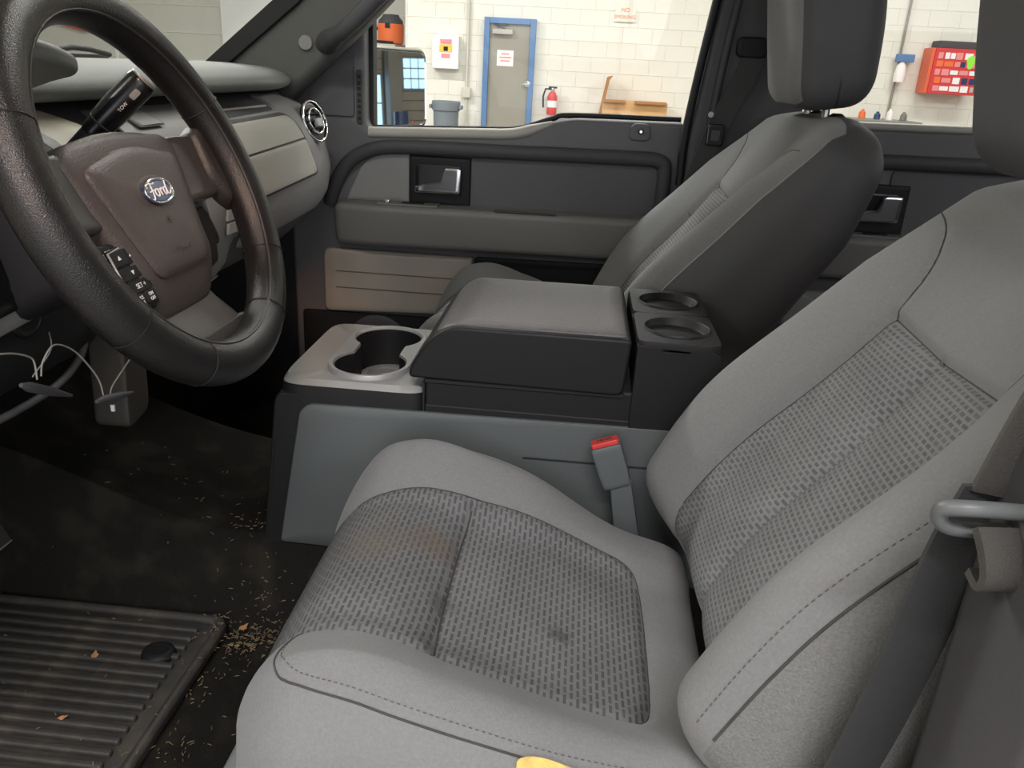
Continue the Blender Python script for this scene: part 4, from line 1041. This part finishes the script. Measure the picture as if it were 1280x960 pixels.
def seat(name, lab, yc, dx, dz, bx, driver):
    t = thing(name, lab, 'car seat', (dx-.05, yc, .0))
    inb = 1 if yc < 0 else -1                       # direction of the console
    # ---- cushion
    h = (.226, .252, .082); c = np.array([-.050+dx, yc, .228+dz])
    B, P, F, ID = rbox_vf(h, .058, (84, 88, 6))
    xy = P[:, :2].copy()
    # insert outline, front runs over the nose
    ins = chaikin([(-.5, -.128), (-.20, -.128), (-.10, -.140), (.0, -.148), (.10, -.146), (.150, -.140), (.163, -.10), (.163, .10), (.150, .140), (.10, .146), (.0, .148), (-.10, .140), (-.20, .128), (-.5, .128)], 2)
    top = (P[:, 2] > -.03)
    near, dist = seg_near(xy, ins, True)
    sel = top & (dist < .0030) & (np.abs(P[:, 0]) < .222); xy[sel] = near[sel]
    P[:, :2] = xy
    xs_cross = -.042+.0*xy[:, 1]
    cl = [(-.040, -.2), (-.054, -.12), (-.058, 0), (-.054, .12), (-.040, .2)]
    cn, cd = seg_near(xy, spline(cl, 6), False)
    isin = inside(xy, ins)
    sel = top & isin & (cd < .0030); xy[sel] = cn[sel]; P[:, :2] = xy
    near, dist = seg_near(xy, ins, True); cn, cd = seg_near(xy, spline(cl, 6), False)
    w = np.clip((P[:, 2]+.082)/.164, 0, 1)**1.5
    x, y = P[:, 0].copy(), P[:, 1].copy(); ay = np.abs(y)
    Z = P[:, 2].copy()
    amp = np.where(y*inb < 0, .029, .050) if driver else .050
    Z += w*amp*sstep(.10, .20, ay)*(1-.35*sstep(.20, .252, ay))*(1-.35*sstep(.0, .18, x))
    Z -= w*.012*np.clip(1-(ay/.15)**2, 0, 1)*sstep(-.2, .0, x)
    Z -= w*.045*np.clip((-.10-x)/.14, 0, 1)**2
    Z += w*.010*np.clip(1-((x+.15)/.11)**2, 0, 1)*(ay < .2)
    Z -= w*.066*sstep(-.14, .20, x)*(1-(.40 if driver else 0)*sstep(.14, .21, -y*inb))
    Z -= w*.022*sstep(-.04, .14, x)*sstep(.12, .22, y*inb if driver else ay)
    gin = isin | (dist < .01)
    Z -= np.where(top, w*.0065*np.exp(-(dist/.006)**2)*(x < .22), 0)
    Z -= np.where(top & isin, w*.008*np.exp(-(cd/.007)**2), 0)
    Z += np.where(top & isin, w*.006*(1-np.exp(-(np.minimum(dist, cd)/.03)**2)), 0)
    P[:, 2] = Z
    # the nose leans forward below, sides tuck under
    P[:, 0] += -.012*np.clip((-.1-x)/.14, 0, 1)*(1-w)
    P[:, 0] += .030*np.clip((ay-.13)/.12, 0, 1)**2*np.clip((-.02-x)/.2, 0, 1)
    P[:, 1] *= np.where(P[:, 1]*inb > 0, 1-.13*sstep(.02, .22, x), 1)
    if driver:   # worn sag at the outer bolster
        P[:, 2] -= w*.008*np.exp(-(((x-.05)/.10)**2+((y+.215)/.05)**2))
    fc = xy[F].mean(1); fz = B[F].mean(1)[:, 2]
    fin = inside(fc, ins) & (P[F].mean(1)[:, 2] > -.045) & (ID != 4)
    fin &= ~((ID == 0) & (fz < -.03)); fin &= (ID != 1)
    cx = np.interp(fc[:, 1], [p[1] for p in cl], [p[0] for p in cl])
    front = fin & (fc[:, 0] < cx); rear = fin & ~front; rest = ~fin
    uv = np.column_stack([B[:, 1], B[:, 0]])
    wm_ = 'weave_cushion' if driver else 'weave_cushion2'
    for nm, sl, m_ in (('seat_cushion', rest, 'fabric'), ('front_insert', front, wm_), ('rear_insert', rear, wm_)):
        u_, f_ = sub(P, F, sl)
        mesh(nm, P[u_]+c, f_, m_, t, ang=80, uv=uv[u_])
    bv = bvh_of(P+c, F)
    il = [p for p in ins if p[0] > -.215]; il = sorted([p for p in il if p[1] < 0], key=lambda p: p[0])+sorted([p for p in il if p[1] >= 0], key=lambda p: -p[0])
    seam_on('insert_seam', bv, resample([(p[0]+c[0], p[1]*(1-.13*float(sstep(.02, .22, np.array(p[0]))) if p[1]*inb > 0 else 1)+c[1], 1) for p in il], .004), (0, 0, -1), .0010, 'seam', t, -.0002)
    seam_on('insert_seam', bv, resample([(p[0]+c[0], p[1]+c[1], 1) for p in spline(cl, 8) if abs(p[1]) < .138], .004), (0, 0, -1), .0016, 'seam', t, -.0002)
    if driver:
        k_ = spline([(-.172, -.130), (-.186, -.160), (-.182, -.196), (-.150, -.216), (-.08, -.228), (.02, -.232), (.11, -.232), (.19, -.230)], 14)
        line = resample([(p[0]+c[0], p[1]+c[1], 1) for p in k_], .004)
        seam_on('piping_seam', bv, line, (0, 0, -1), .0012, 'seam', t, 0)
        line = resample([(p[0]+c[0]+.004, p[1]+c[1]+.0075, 1) for p in k_[6:]], .0014)
        seam_on('stitching', bv, line, (0, 0, -1), .0006, 'thread', t, .0002, dashes=3)
        # torn corner with bare foam
        fo = [(.030, -.238), (.05, -.231), (.085, -.233), (.115, -.235), (.135, -.242), (.12, -.250), (.05, -.250)]
        pts = [(a+c[0], b+c[1]) for a, b in chaikin(fo, 2)]
        def fm(u, v, d):
            hit = bv.ray_cast(Vector((u, v, 1)), Vector((0, 0, -1)))
            z = hit[0].z if hit[0] is not None else .25
            return (u, v, z+d)
        patch('torn_foam', pts, fm, .006, 'foam', t, .003, back=-.01)
    # ---- skirt below
    rbox('seat_skirt', (-.088+dx, yc-.004, .095+dz*.5), (.228, .272, .078), .045, 'skirt', t, (10, 10, 4), lambda Q: np.column_stack([Q[:, 0]-.02*(Q[:, 2] < 0), Q[:, 1]*(1+.03*(Q[:, 2] < .02)), Q[:, 2]]))
    box('skirt_joint', (-.02+dx, yc-.272, .02), (-.017+dx, yc-.262, .15), 'seam', t, .0005, 1)
    for sx in (-.25, .1):
        for sy in (-.2, .2): box('seat_track', (dx+sx-.06, yc+sy-.02, .0), (dx+sx+.06, yc+sy+.02, .035), 'black', t, .004)
    # ---- backrest
    RA = radians(32 if driver else 32)
    e_ = np.array([sin(RA), 0, cos(RA)]); n_ = np.array([-cos(RA), 0, sin(RA)]); v_ = np.array([0, 1., 0])
    B0 = np.array([bx, yc, .235+min(dz, .03)])
    hb = (.252, .292, .062)      # across, along, depth
    B, P, F, ID = rbox_vf(hb, .048, (88, 108, 6))
    P[:, 1] += .292-.02; P[:, 2] += .062
    frontm = P[:, 2] > .066
    vh = P[:, :2].copy()
    insb = chaikin([(-.145, -.2), (-.145, .02), (-.140, .14), (-.128, .26), (-.122, .325), (-.118, .352), (.118, .352), (.122, .325), (.128, .26), (.140, .14), (.145, .02), (.145, -.2)], 2)
    # square shoulders on the insert top
    insb = [p for p in insb if p[1] < .335]; insb_sorted = sorted(insb, key=lambda p: atan2(p[1]-.1, p[0]))
    left = [p for p in insb if p[0] < 0]; right = [p for p in insb if p[0] > 0]
    left = sorted(left, key=lambda p: p[1]); right = sorted(right, key=lambda p: -p[1])
    insb = left+[(-.119, .350), (0, .345), (.119, .350)]+right
    lines = [spline([(0, -.1), (0, .1), (0, .347)], 6),
             spline([(.119, .350), (.124, .39), (.145, .43), (.185, .460), (.26, .475)], 8), spline([(-.119, .350), (-.124, .39), (-.145, .43), (-.185, .460), (-.26, .475)], 8)]
    near, dist = seg_near(vh, insb, True); sel = frontm & (dist < .0030); vh[sel] = near[sel]
    isin = inside(vh, insb) | (dist < 1e-6)
    cn, cd = seg_near(vh, lines[0], False); sel = frontm & isin & (cd < .0028); vh[sel, 0] = cn[sel, 0]
    P[:, :2] = vh
    near, dist = seg_near(vh, insb, True); cn, cd = seg_near(vh, lines[0], False)
    sd = np.minimum(seg_near(vh, lines[1], False)[1], seg_near(vh, lines[2], False)[1])
    a, hh, ww = P[:, 0].copy(), P[:, 1].copy(), P[:, 2].copy(); aa = np.abs(a)
    wt_ = np.clip(ww/.124, 0, 1)**1.3
    bol = sinterp(hh, [0, .10, .18, .30, .42, .50, .56], [.056, .068, .066, .040, .016, .004, 0])
    ww += wt_*bol*sstep(.105, .205, aa)*(1-.25*sstep(.22, .252, aa))
    ww -= wt_*.012*np.clip(1-(aa/.15)**2, 0, 1)*sstep(.6, .3, hh)
    ww -= wt_*np.interp(hh, [.38, .52, .565], [0, .018, .045])
    ww += wt_*.014*np.exp(-((hh-.10)/.10)**2)*np.clip(1-(aa/.16)**2, 0, 1)
    fr = np.where(frontm, 1., 0.)
    ww -= fr*wt_*.0065*np.exp(-(dist/.006)**2)
    ww -= fr*wt_*np.where(isin, .007*np.exp(-(cd/.006)**2), 0)
    ww += fr*wt_*np.where(isin, .005*(1-np.exp(-(np.minimum(dist, cd)/.025)**2)), 0)
    ww -= fr*wt_*.003*np.exp(-(sd/.005)**2)*(1-sstep(.15, .20, aa))
    ww += (1-wt_)*np.interp(hh, [.40, .56], [0, .035])
    if not driver: ww -= (1-wt_)*.045
    # taper to the shoulders, rounded top corners
    k = sinterp(hh, [0, .28, .46, .52, .565], [1, 1, .98, .95, .88]); a = a*k
    hh -= .022*np.clip((aa-.12)/.13, 0, 1)**2*sstep(.40, .55, hh)
    Q = B0+np.outer(a, v_)+np.outer(hh, e_)+np.outer(ww, n_)
    fc = vh[F].mean(1); fm_ = frontm[F].all(1)
    fin = inside(fc, insb) & fm_ & (ID == 5)
    L_ = fin & (fc[:, 0] < 0); R_ = fin & ~L_
    shell = (ID == 4) if driver else ((ID == 4) | (ID == (1 if inb > 0 else 0)) | (ID == 3))
    sidep = (ID == (0 if inb > 0 else 1)) & driver
    rest = ~fin & ~shell & ~sidep
    uvb = np.column_stack([B[:, 0], B[:, 1]])
    for nm, sl, m_ in (('backrest', rest, 'fabric'), ('backrest_insert', L_, 'weave_back'), ('backrest_insert', R_, 'weave_back'), ('backrest_shell', shell, 'charcoal'), ('backrest_side', sidep, 'fabric_side')):
        if sl.any():
            u_, f_ = sub(Q, F, sl); mesh(nm, Q[u_], f_, m_, t, ang=80, uv=uvb[u_])
    bq = bvh_of(Q, F)
    def onq(pts): return [tuple(B0+v_*p[0]+e_*p[1]+n_*.4) for p in pts]
    sgn = -inb
    def kx(p): return (p[0]*float(sinterp(np.array(p[1]), [0, .28, .46, .52, .565], [1, 1, .98, .95, .88])), p[1])
    seam_on('insert_seam', bq, resample([np.array(q) for q in onq([kx(p) for p in insb if p[1] > 0])], .004), -n_, .0010, 'seam', t, -.0002)
    seam_on('insert_seam', bq, resample([np.array(q) for q in onq([(0, .02), (0, .345)])], .004), -n_, .0014, 'seam', t, -.0002)
    for ln in lines[1:]: seam_on('yoke_seam', bq, resample([np.array(q) for q in onq([kx(p) for p in ln if abs(p[0]) < .225])], .004), -n_, .0010, 'seam', t, -.0002)
    sx_ = -hb[0] if driver else inb*hb[0]
    if driver: sx_ = sgn*hb[0]
    ev = np.where((np.abs(B[:, 0]-sx_) < 1e-4) & (np.abs(B[:, 2]-hb[2]) < 1e-4))[0]; ev = ev[np.argsort(B[ev, 1])][3:-3]
    tube('piping_seam', [Q[i] for i in ev], .0014, 'seam' if driver else 'mid_grey', t, 6)
    if driver:
        line = resample([Q[i]+v_*(-sgn)*.009 for i in ev], .0016)
        seam_on('stitching', bq, [p+n_*.2 for p in line], -n_, .0006, 'thread', t, .0003, dashes=3)
    # ---- headrest
    hc = np.array([bx+(.165 if driver else .205), yc, .885+min(dz, .03)])
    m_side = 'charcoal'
    HB, HP, HF, HID = rbox_vf((.134, .132, .074), .046, (16, 16, 8))
    hp = HP.copy()
    hp[:, 0] *= 1-.10*sstep(.0, -.13, hp[:, 1])-.05*sstep(.04, .13, hp[:, 1])
    hp[:, 2] += .010*np.clip(-(hp[:, 1]-.02)/.12, 0, 1)**1.5*(hp[:, 2] < 0)
    RH = radians(-9); eh = np.array([sin(RH), 0, cos(RH)]); nh = np.array([-cos(RH), 0, sin(RH)])
    HQ = hc+np.outer(hp[:, 0], v_)+np.outer(hp[:, 1], eh)+np.outer(hp[:, 2], nh)
    frontf = (HID == 5)
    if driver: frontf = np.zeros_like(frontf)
    hr = None
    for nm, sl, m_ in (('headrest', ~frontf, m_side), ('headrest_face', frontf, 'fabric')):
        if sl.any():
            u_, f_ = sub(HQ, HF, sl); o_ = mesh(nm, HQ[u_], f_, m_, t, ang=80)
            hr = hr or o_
    for s in (-1, 1):
        a_ = B0+e_*.52+n_*.065+v_*s*.062; b_ = hc-eh*.09+v_*s*.062
        tube('headrest_post', [a_, b_], .0065, 'steel', t)
        lathe('post_collar', [(0, 0), (.015, 0), (.013, .012), (.008, .016), (0, .016)], 'black', t, tuple(B0+e_*.548+n_*.06+v_*s*.062), 'Z', 16)
    return t
seat('driver_seat', 'worn grey fabric driver seat with woven insert and torn foam edge', -.405, .0, .0, .258, True)
seat('passenger_seat', 'grey passenger seat with dark charcoal side behind the console', .405, -.02, .052, .185, False)

# ------------------------------------------------------------------ belts and buckle
t = thing('belt_buckle', 'grey seat belt buckle with a red release button beside the driver cushion', 'buckle', (.07, -.165, .28))
ba = Vector((.082, -.168, .302)); bb_ = Vector((.058, -.168, .368)); bt = (bb_-ba).normalized(); bs = Vector((0, -1, 0)); bw_ = bt.cross(bs)
def bkm(u, v, d): return tuple(ba+bw_*u+bt*v+bs*d)
patch('buckle_case', roundpoly([(-.018, 0), (.018, 0), (.0205, .02), (.0205, .064), (-.0205, .064), (-.0205, .02)], .004), bkm, .011, 'buckle', t, .004, back=-.011)
def btop(u, v, d): return tuple(ba+bw_*u+bs*v+bt*(.064+d))
patch('release_button', rrect(0, .001, .0185, .0085, .003), btop, .006, 'red', t, .002)
text('button_print', 'PRESS', .008, 'seam', frame(tuple(ba+bt*.0704+bs*.001), -bw_, bs) if False else frame(tuple(ba+bt*.0704+bs*.001), bw_, -bs), t, .0002)
prism('buckle_stalk', [(.095, .16), (.135, .16), (.100, .31), (.070, .31)], 'Y', -.175, -.160, 'buckle', t, .004)

t = thing('driver_seat_belt', 'grey seat belt webbing with its tongue hanging by the driver seat', 'seat belt', (.25, -.70, .3))
def strip(name, P, wv, half, m, par, th=.0014):
    V = []; F = []
    P = [np.array(p, float) for p in P]
    for i, p in enumerate(P):
        w_ = np.array(wv[i] if hasattr(wv[0], '__len__') else wv, float); w_ = w_/np.linalg.norm(w_)
        a = P[max(i-1, 0)]; b = P[min(i+1, len(P)-1)]; tt = (b-a)/np.linalg.norm(b-a); nn = np.cross(tt, w_); nn /= np.linalg.norm(nn)
        hf = half[i] if hasattr(half, '__len__') else half
        V += [p-w_*hf+nn*th, p+w_*hf+nn*th, p+w_*hf-nn*th, p-w_*hf-nn*th]
    for i in range(len(P)-1):
        for k in range(4): F.append((i*4+k, i*4+(k+1) % 4, (i+1)*4+(k+1) % 4, (i+1)*4+k))
    F.append((3, 2, 1, 0)); q = (len(P)-1)*4; F.append((q, q+1, q+2, q+3))
    return mesh(name, V, F, m, par, ang=50)
up = spline([(.262, -.705, .60), (.275, -.705, .66), (.30, -.705, .75), (.345, -.70, .90), (.40, -.695, 1.05)], 6)
strip('shoulder_webbing', up, (1, .25, -.25), .023, 'belt', t)
lo = spline([(.258, -.703, .606), (.250, -.698, .56), (.245, -.69, .48), (.236, -.685, .40), (.22, -.68, .30), (.21, -.675, .16)], 6)
strip('lap_webbing', lo, (1, .35, -.12), .024, 'belt_dark', t)
tongue = [(.218, -.728, .600), (.232, -.735, .606), (.268, -.728, .603), (.305, -.712, .598), (.310, -.705, .588), (.27, -.718, .586), (.228, -.724, .587)]
tube('tongue_guide', spline(tongue, 6, True), .0048, 'ring', t, 10, True)
strip('folded_webbing', spline([(.258, -.728, .592), (.260, -.738, .580), (.262, -.742, .568), (.262, -.738, .560), (.262, -.725, .562)], 5), (1, .3, -.1), .024, 'belt', t, .0025)

t = thing('passenger_seat_belt', 'dark seat belt on the passenger side centre pillar', 'seat belt', (.3, .67, .6))
strip('webbing', spline([(.335, .668, .875), (.315, .667, .82), (.285, .665, .75), (.262, .66, .68), (.238, .655, .60), (.22, .65, .50)], 6), (1, 0, -.4), .0225, 'belt_dark', t)
patch('upper_guide', rrect(.325, .885, .032, .020, .014), lambda u, v, d: (u, .675-d, v), .012, 'black', t, .005)
patch('belt_tongue', rrect(.272, .712, .018, .022, .005), lambda u, v, d: (u, .658-d, v), .006, 'black_gloss', t, .002)
box('tongue_slot', (.263, .649, .70), (.281, .652, .722), 'dark', t, .001)
lathe('guide_bolt', [(0, 0), (.006, 0), (.006, -.005), (0, -.005)], 'chrome', t, (.258, .662, .752), 'Y')

# ------------------------------------------------------------------ floor mat
t = thing('floor_mat', 'black ribbed rubber floor mat in the driver footwell', 'mat', (-.72, -.38, .01))
MX0, MX1, MY0, MY1 = -.98, -.478, -.66, -.172
ol = roundpoly([(MX0, MY0), (MX1, MY0), (MX1, MY1), (MX0, MY1)], .02, 5)
patch('mat_sheet', ol, lambda u, v, d: (u, v, .006+d+.03*float(sstep(-.24, -.17, np.array(v)))*0), .008, 'rubber', t, .003)
tube('mat_rim', [(p[0], p[1], .016) for p in roundpoly([(MX0+.006, MY0+.006), (MX1-.006, MY0+.006), (MX1-.006, MY1-.006), (MX0+.006, MY1-.006)], .02, 5)], .008, 'rubber', t, 8, True)
ribme = None
k = 0
y = MY1-.034
while y > MY0+.02:
    if ribme is None:
        r_o = rbox('rib', (0, 0, 0), (.222, .0048, .0052), .0035, 'rubber', t, (6, 1, 1)); ribme = r_o.data
        r_o.location = (0, 0, 0)
    else:
        r_o = bpy.data.objects.new('rib', ribme); COL.objects.link(r_o); put(r_o, t)
    r_o.location = (-.735, y, .0165)
    y -= .0195
patch('mat_grommet', [(-.545+.024*cos(a), -.262+.022*sin(a)) for a in np.linspace(0, 2*pi, 28, endpoint=False)], lambda u, v, d: (u, v, .012+d), .014, 'black', t, .008)
# dry leaves and straw on the carpet
def debris(n, cx, cy, sx, sy):
    V = []; F = []
    for i in range(n):
        x = cx+RNG.normal()*sx; y = cy+RNG.normal()*sy
        if MX0 < x < MX1 and MY0 < y < MY1: z = .0245
        else: z = floor_z(x, y)+.0065
        l = RNG.uniform(.001, .0045); w_ = RNG.uniform(.0003, .0008); a = RNG.uniform(0, pi); b = RNG.uniform(-.3, .3)
        d1 = np.array([cos(a), sin(a), b])*l; d2 = np.array([-sin(a), cos(a), 0])*w_; c = np.array([x, y, z]); o0 = len(V)
        up_ = np.array([0, 0, .0012])
        V += [c-d1-d2, c+d1-d2, c+d1+d2, c-d1+d2, c+up_]
        F += [(o0, o0+1, o0+4), (o0+1, o0+2, o0+4), (o0+2, o0+3, o0+4), (o0+3, o0, o0+4), (o0+3, o0+2, o0+1, o0)]
    return V, F
V, F = [], []
for args in ((150, -.43, -.19, .03, .02), (170, -.445, -.175, .035, .05), (60, -.46, -.30, .02, .10), (40, -.70, -.40, .15, .12), (30, -.60, -.10, .10, .05), (60, -.90, -.16, .03, .02), (35, -.45, -.45, .02, .07)):
    v_, f_ = debris(*args); o0 = len(V); V += v_; F += [tuple(k+o0 for k in f) for f in f_]
o = mesh('straw_litter', V, F, 'straw', None, False); o['kind'] = 'stuff'; o['label'] = 'bits of dry straw and dirt scattered on the driver footwell carpet'; o['category'] = 'litter'
def leaf(x, y, z, s, a, lab):
    pts = [(s*cos(b)*(1+.35*sin(3*b+a)), s*.6*sin(b)*(1+.3*cos(4*b))) for b in np.linspace(0, 2*pi, 14, endpoint=False)]
    tag(patch('dry_leaf', pts, lambda u, v, d: (x+u*cos(a)-v*sin(a), y+u*sin(a)+v*cos(a), z+d+8*(u*u)), .0008, 'leaf', None, .0003), lab, 'leaf')
leaf(-.488, -.158, .014, .012, .3, 'curled brown leaf at the inner corner of the rubber mat')
leaf(-.455, -.180, .010, .008, 1.2, 'narrow brown leaf beside the mat corner below the console')
leaf(-.625, -.285, .024, .007, 2.0, 'tiny tan leaf fragment lying on the mat ribs')
leaf(-.60, -.40, .024, .005, .6, 'tiny orange leaf crumb lower on the mat ribs')

# ------------------------------------------------------------------ wiper outside the windshield
t = thing('windshield_wiper', 'black wiper arm resting at the base of the windshield', 'wiper', (-.97, .5, .76))
tube('wiper_arm', [(-.97, .22, .797), (-.97, .29, .802), (-.97, .409, .814), (-.97, .466, .812), (-.97, .535, .804)], .005, 'black', t, 8)
box('wiper_pivot', (-.99, .51, .772), (-.95, .73, .793), 'galv_dark', t, .006)
tube('wiper_blade', [(-.98, .60, .786), (-.97, 1.0, .790)], .007, 'black', t, 8)
# fill in derived grouping
for nm in ('dry_leaf',):
    for o in bpy.data.objects:
        if o.name.startswith(nm): o['group'] = 'dry leaf bits in the footwell'
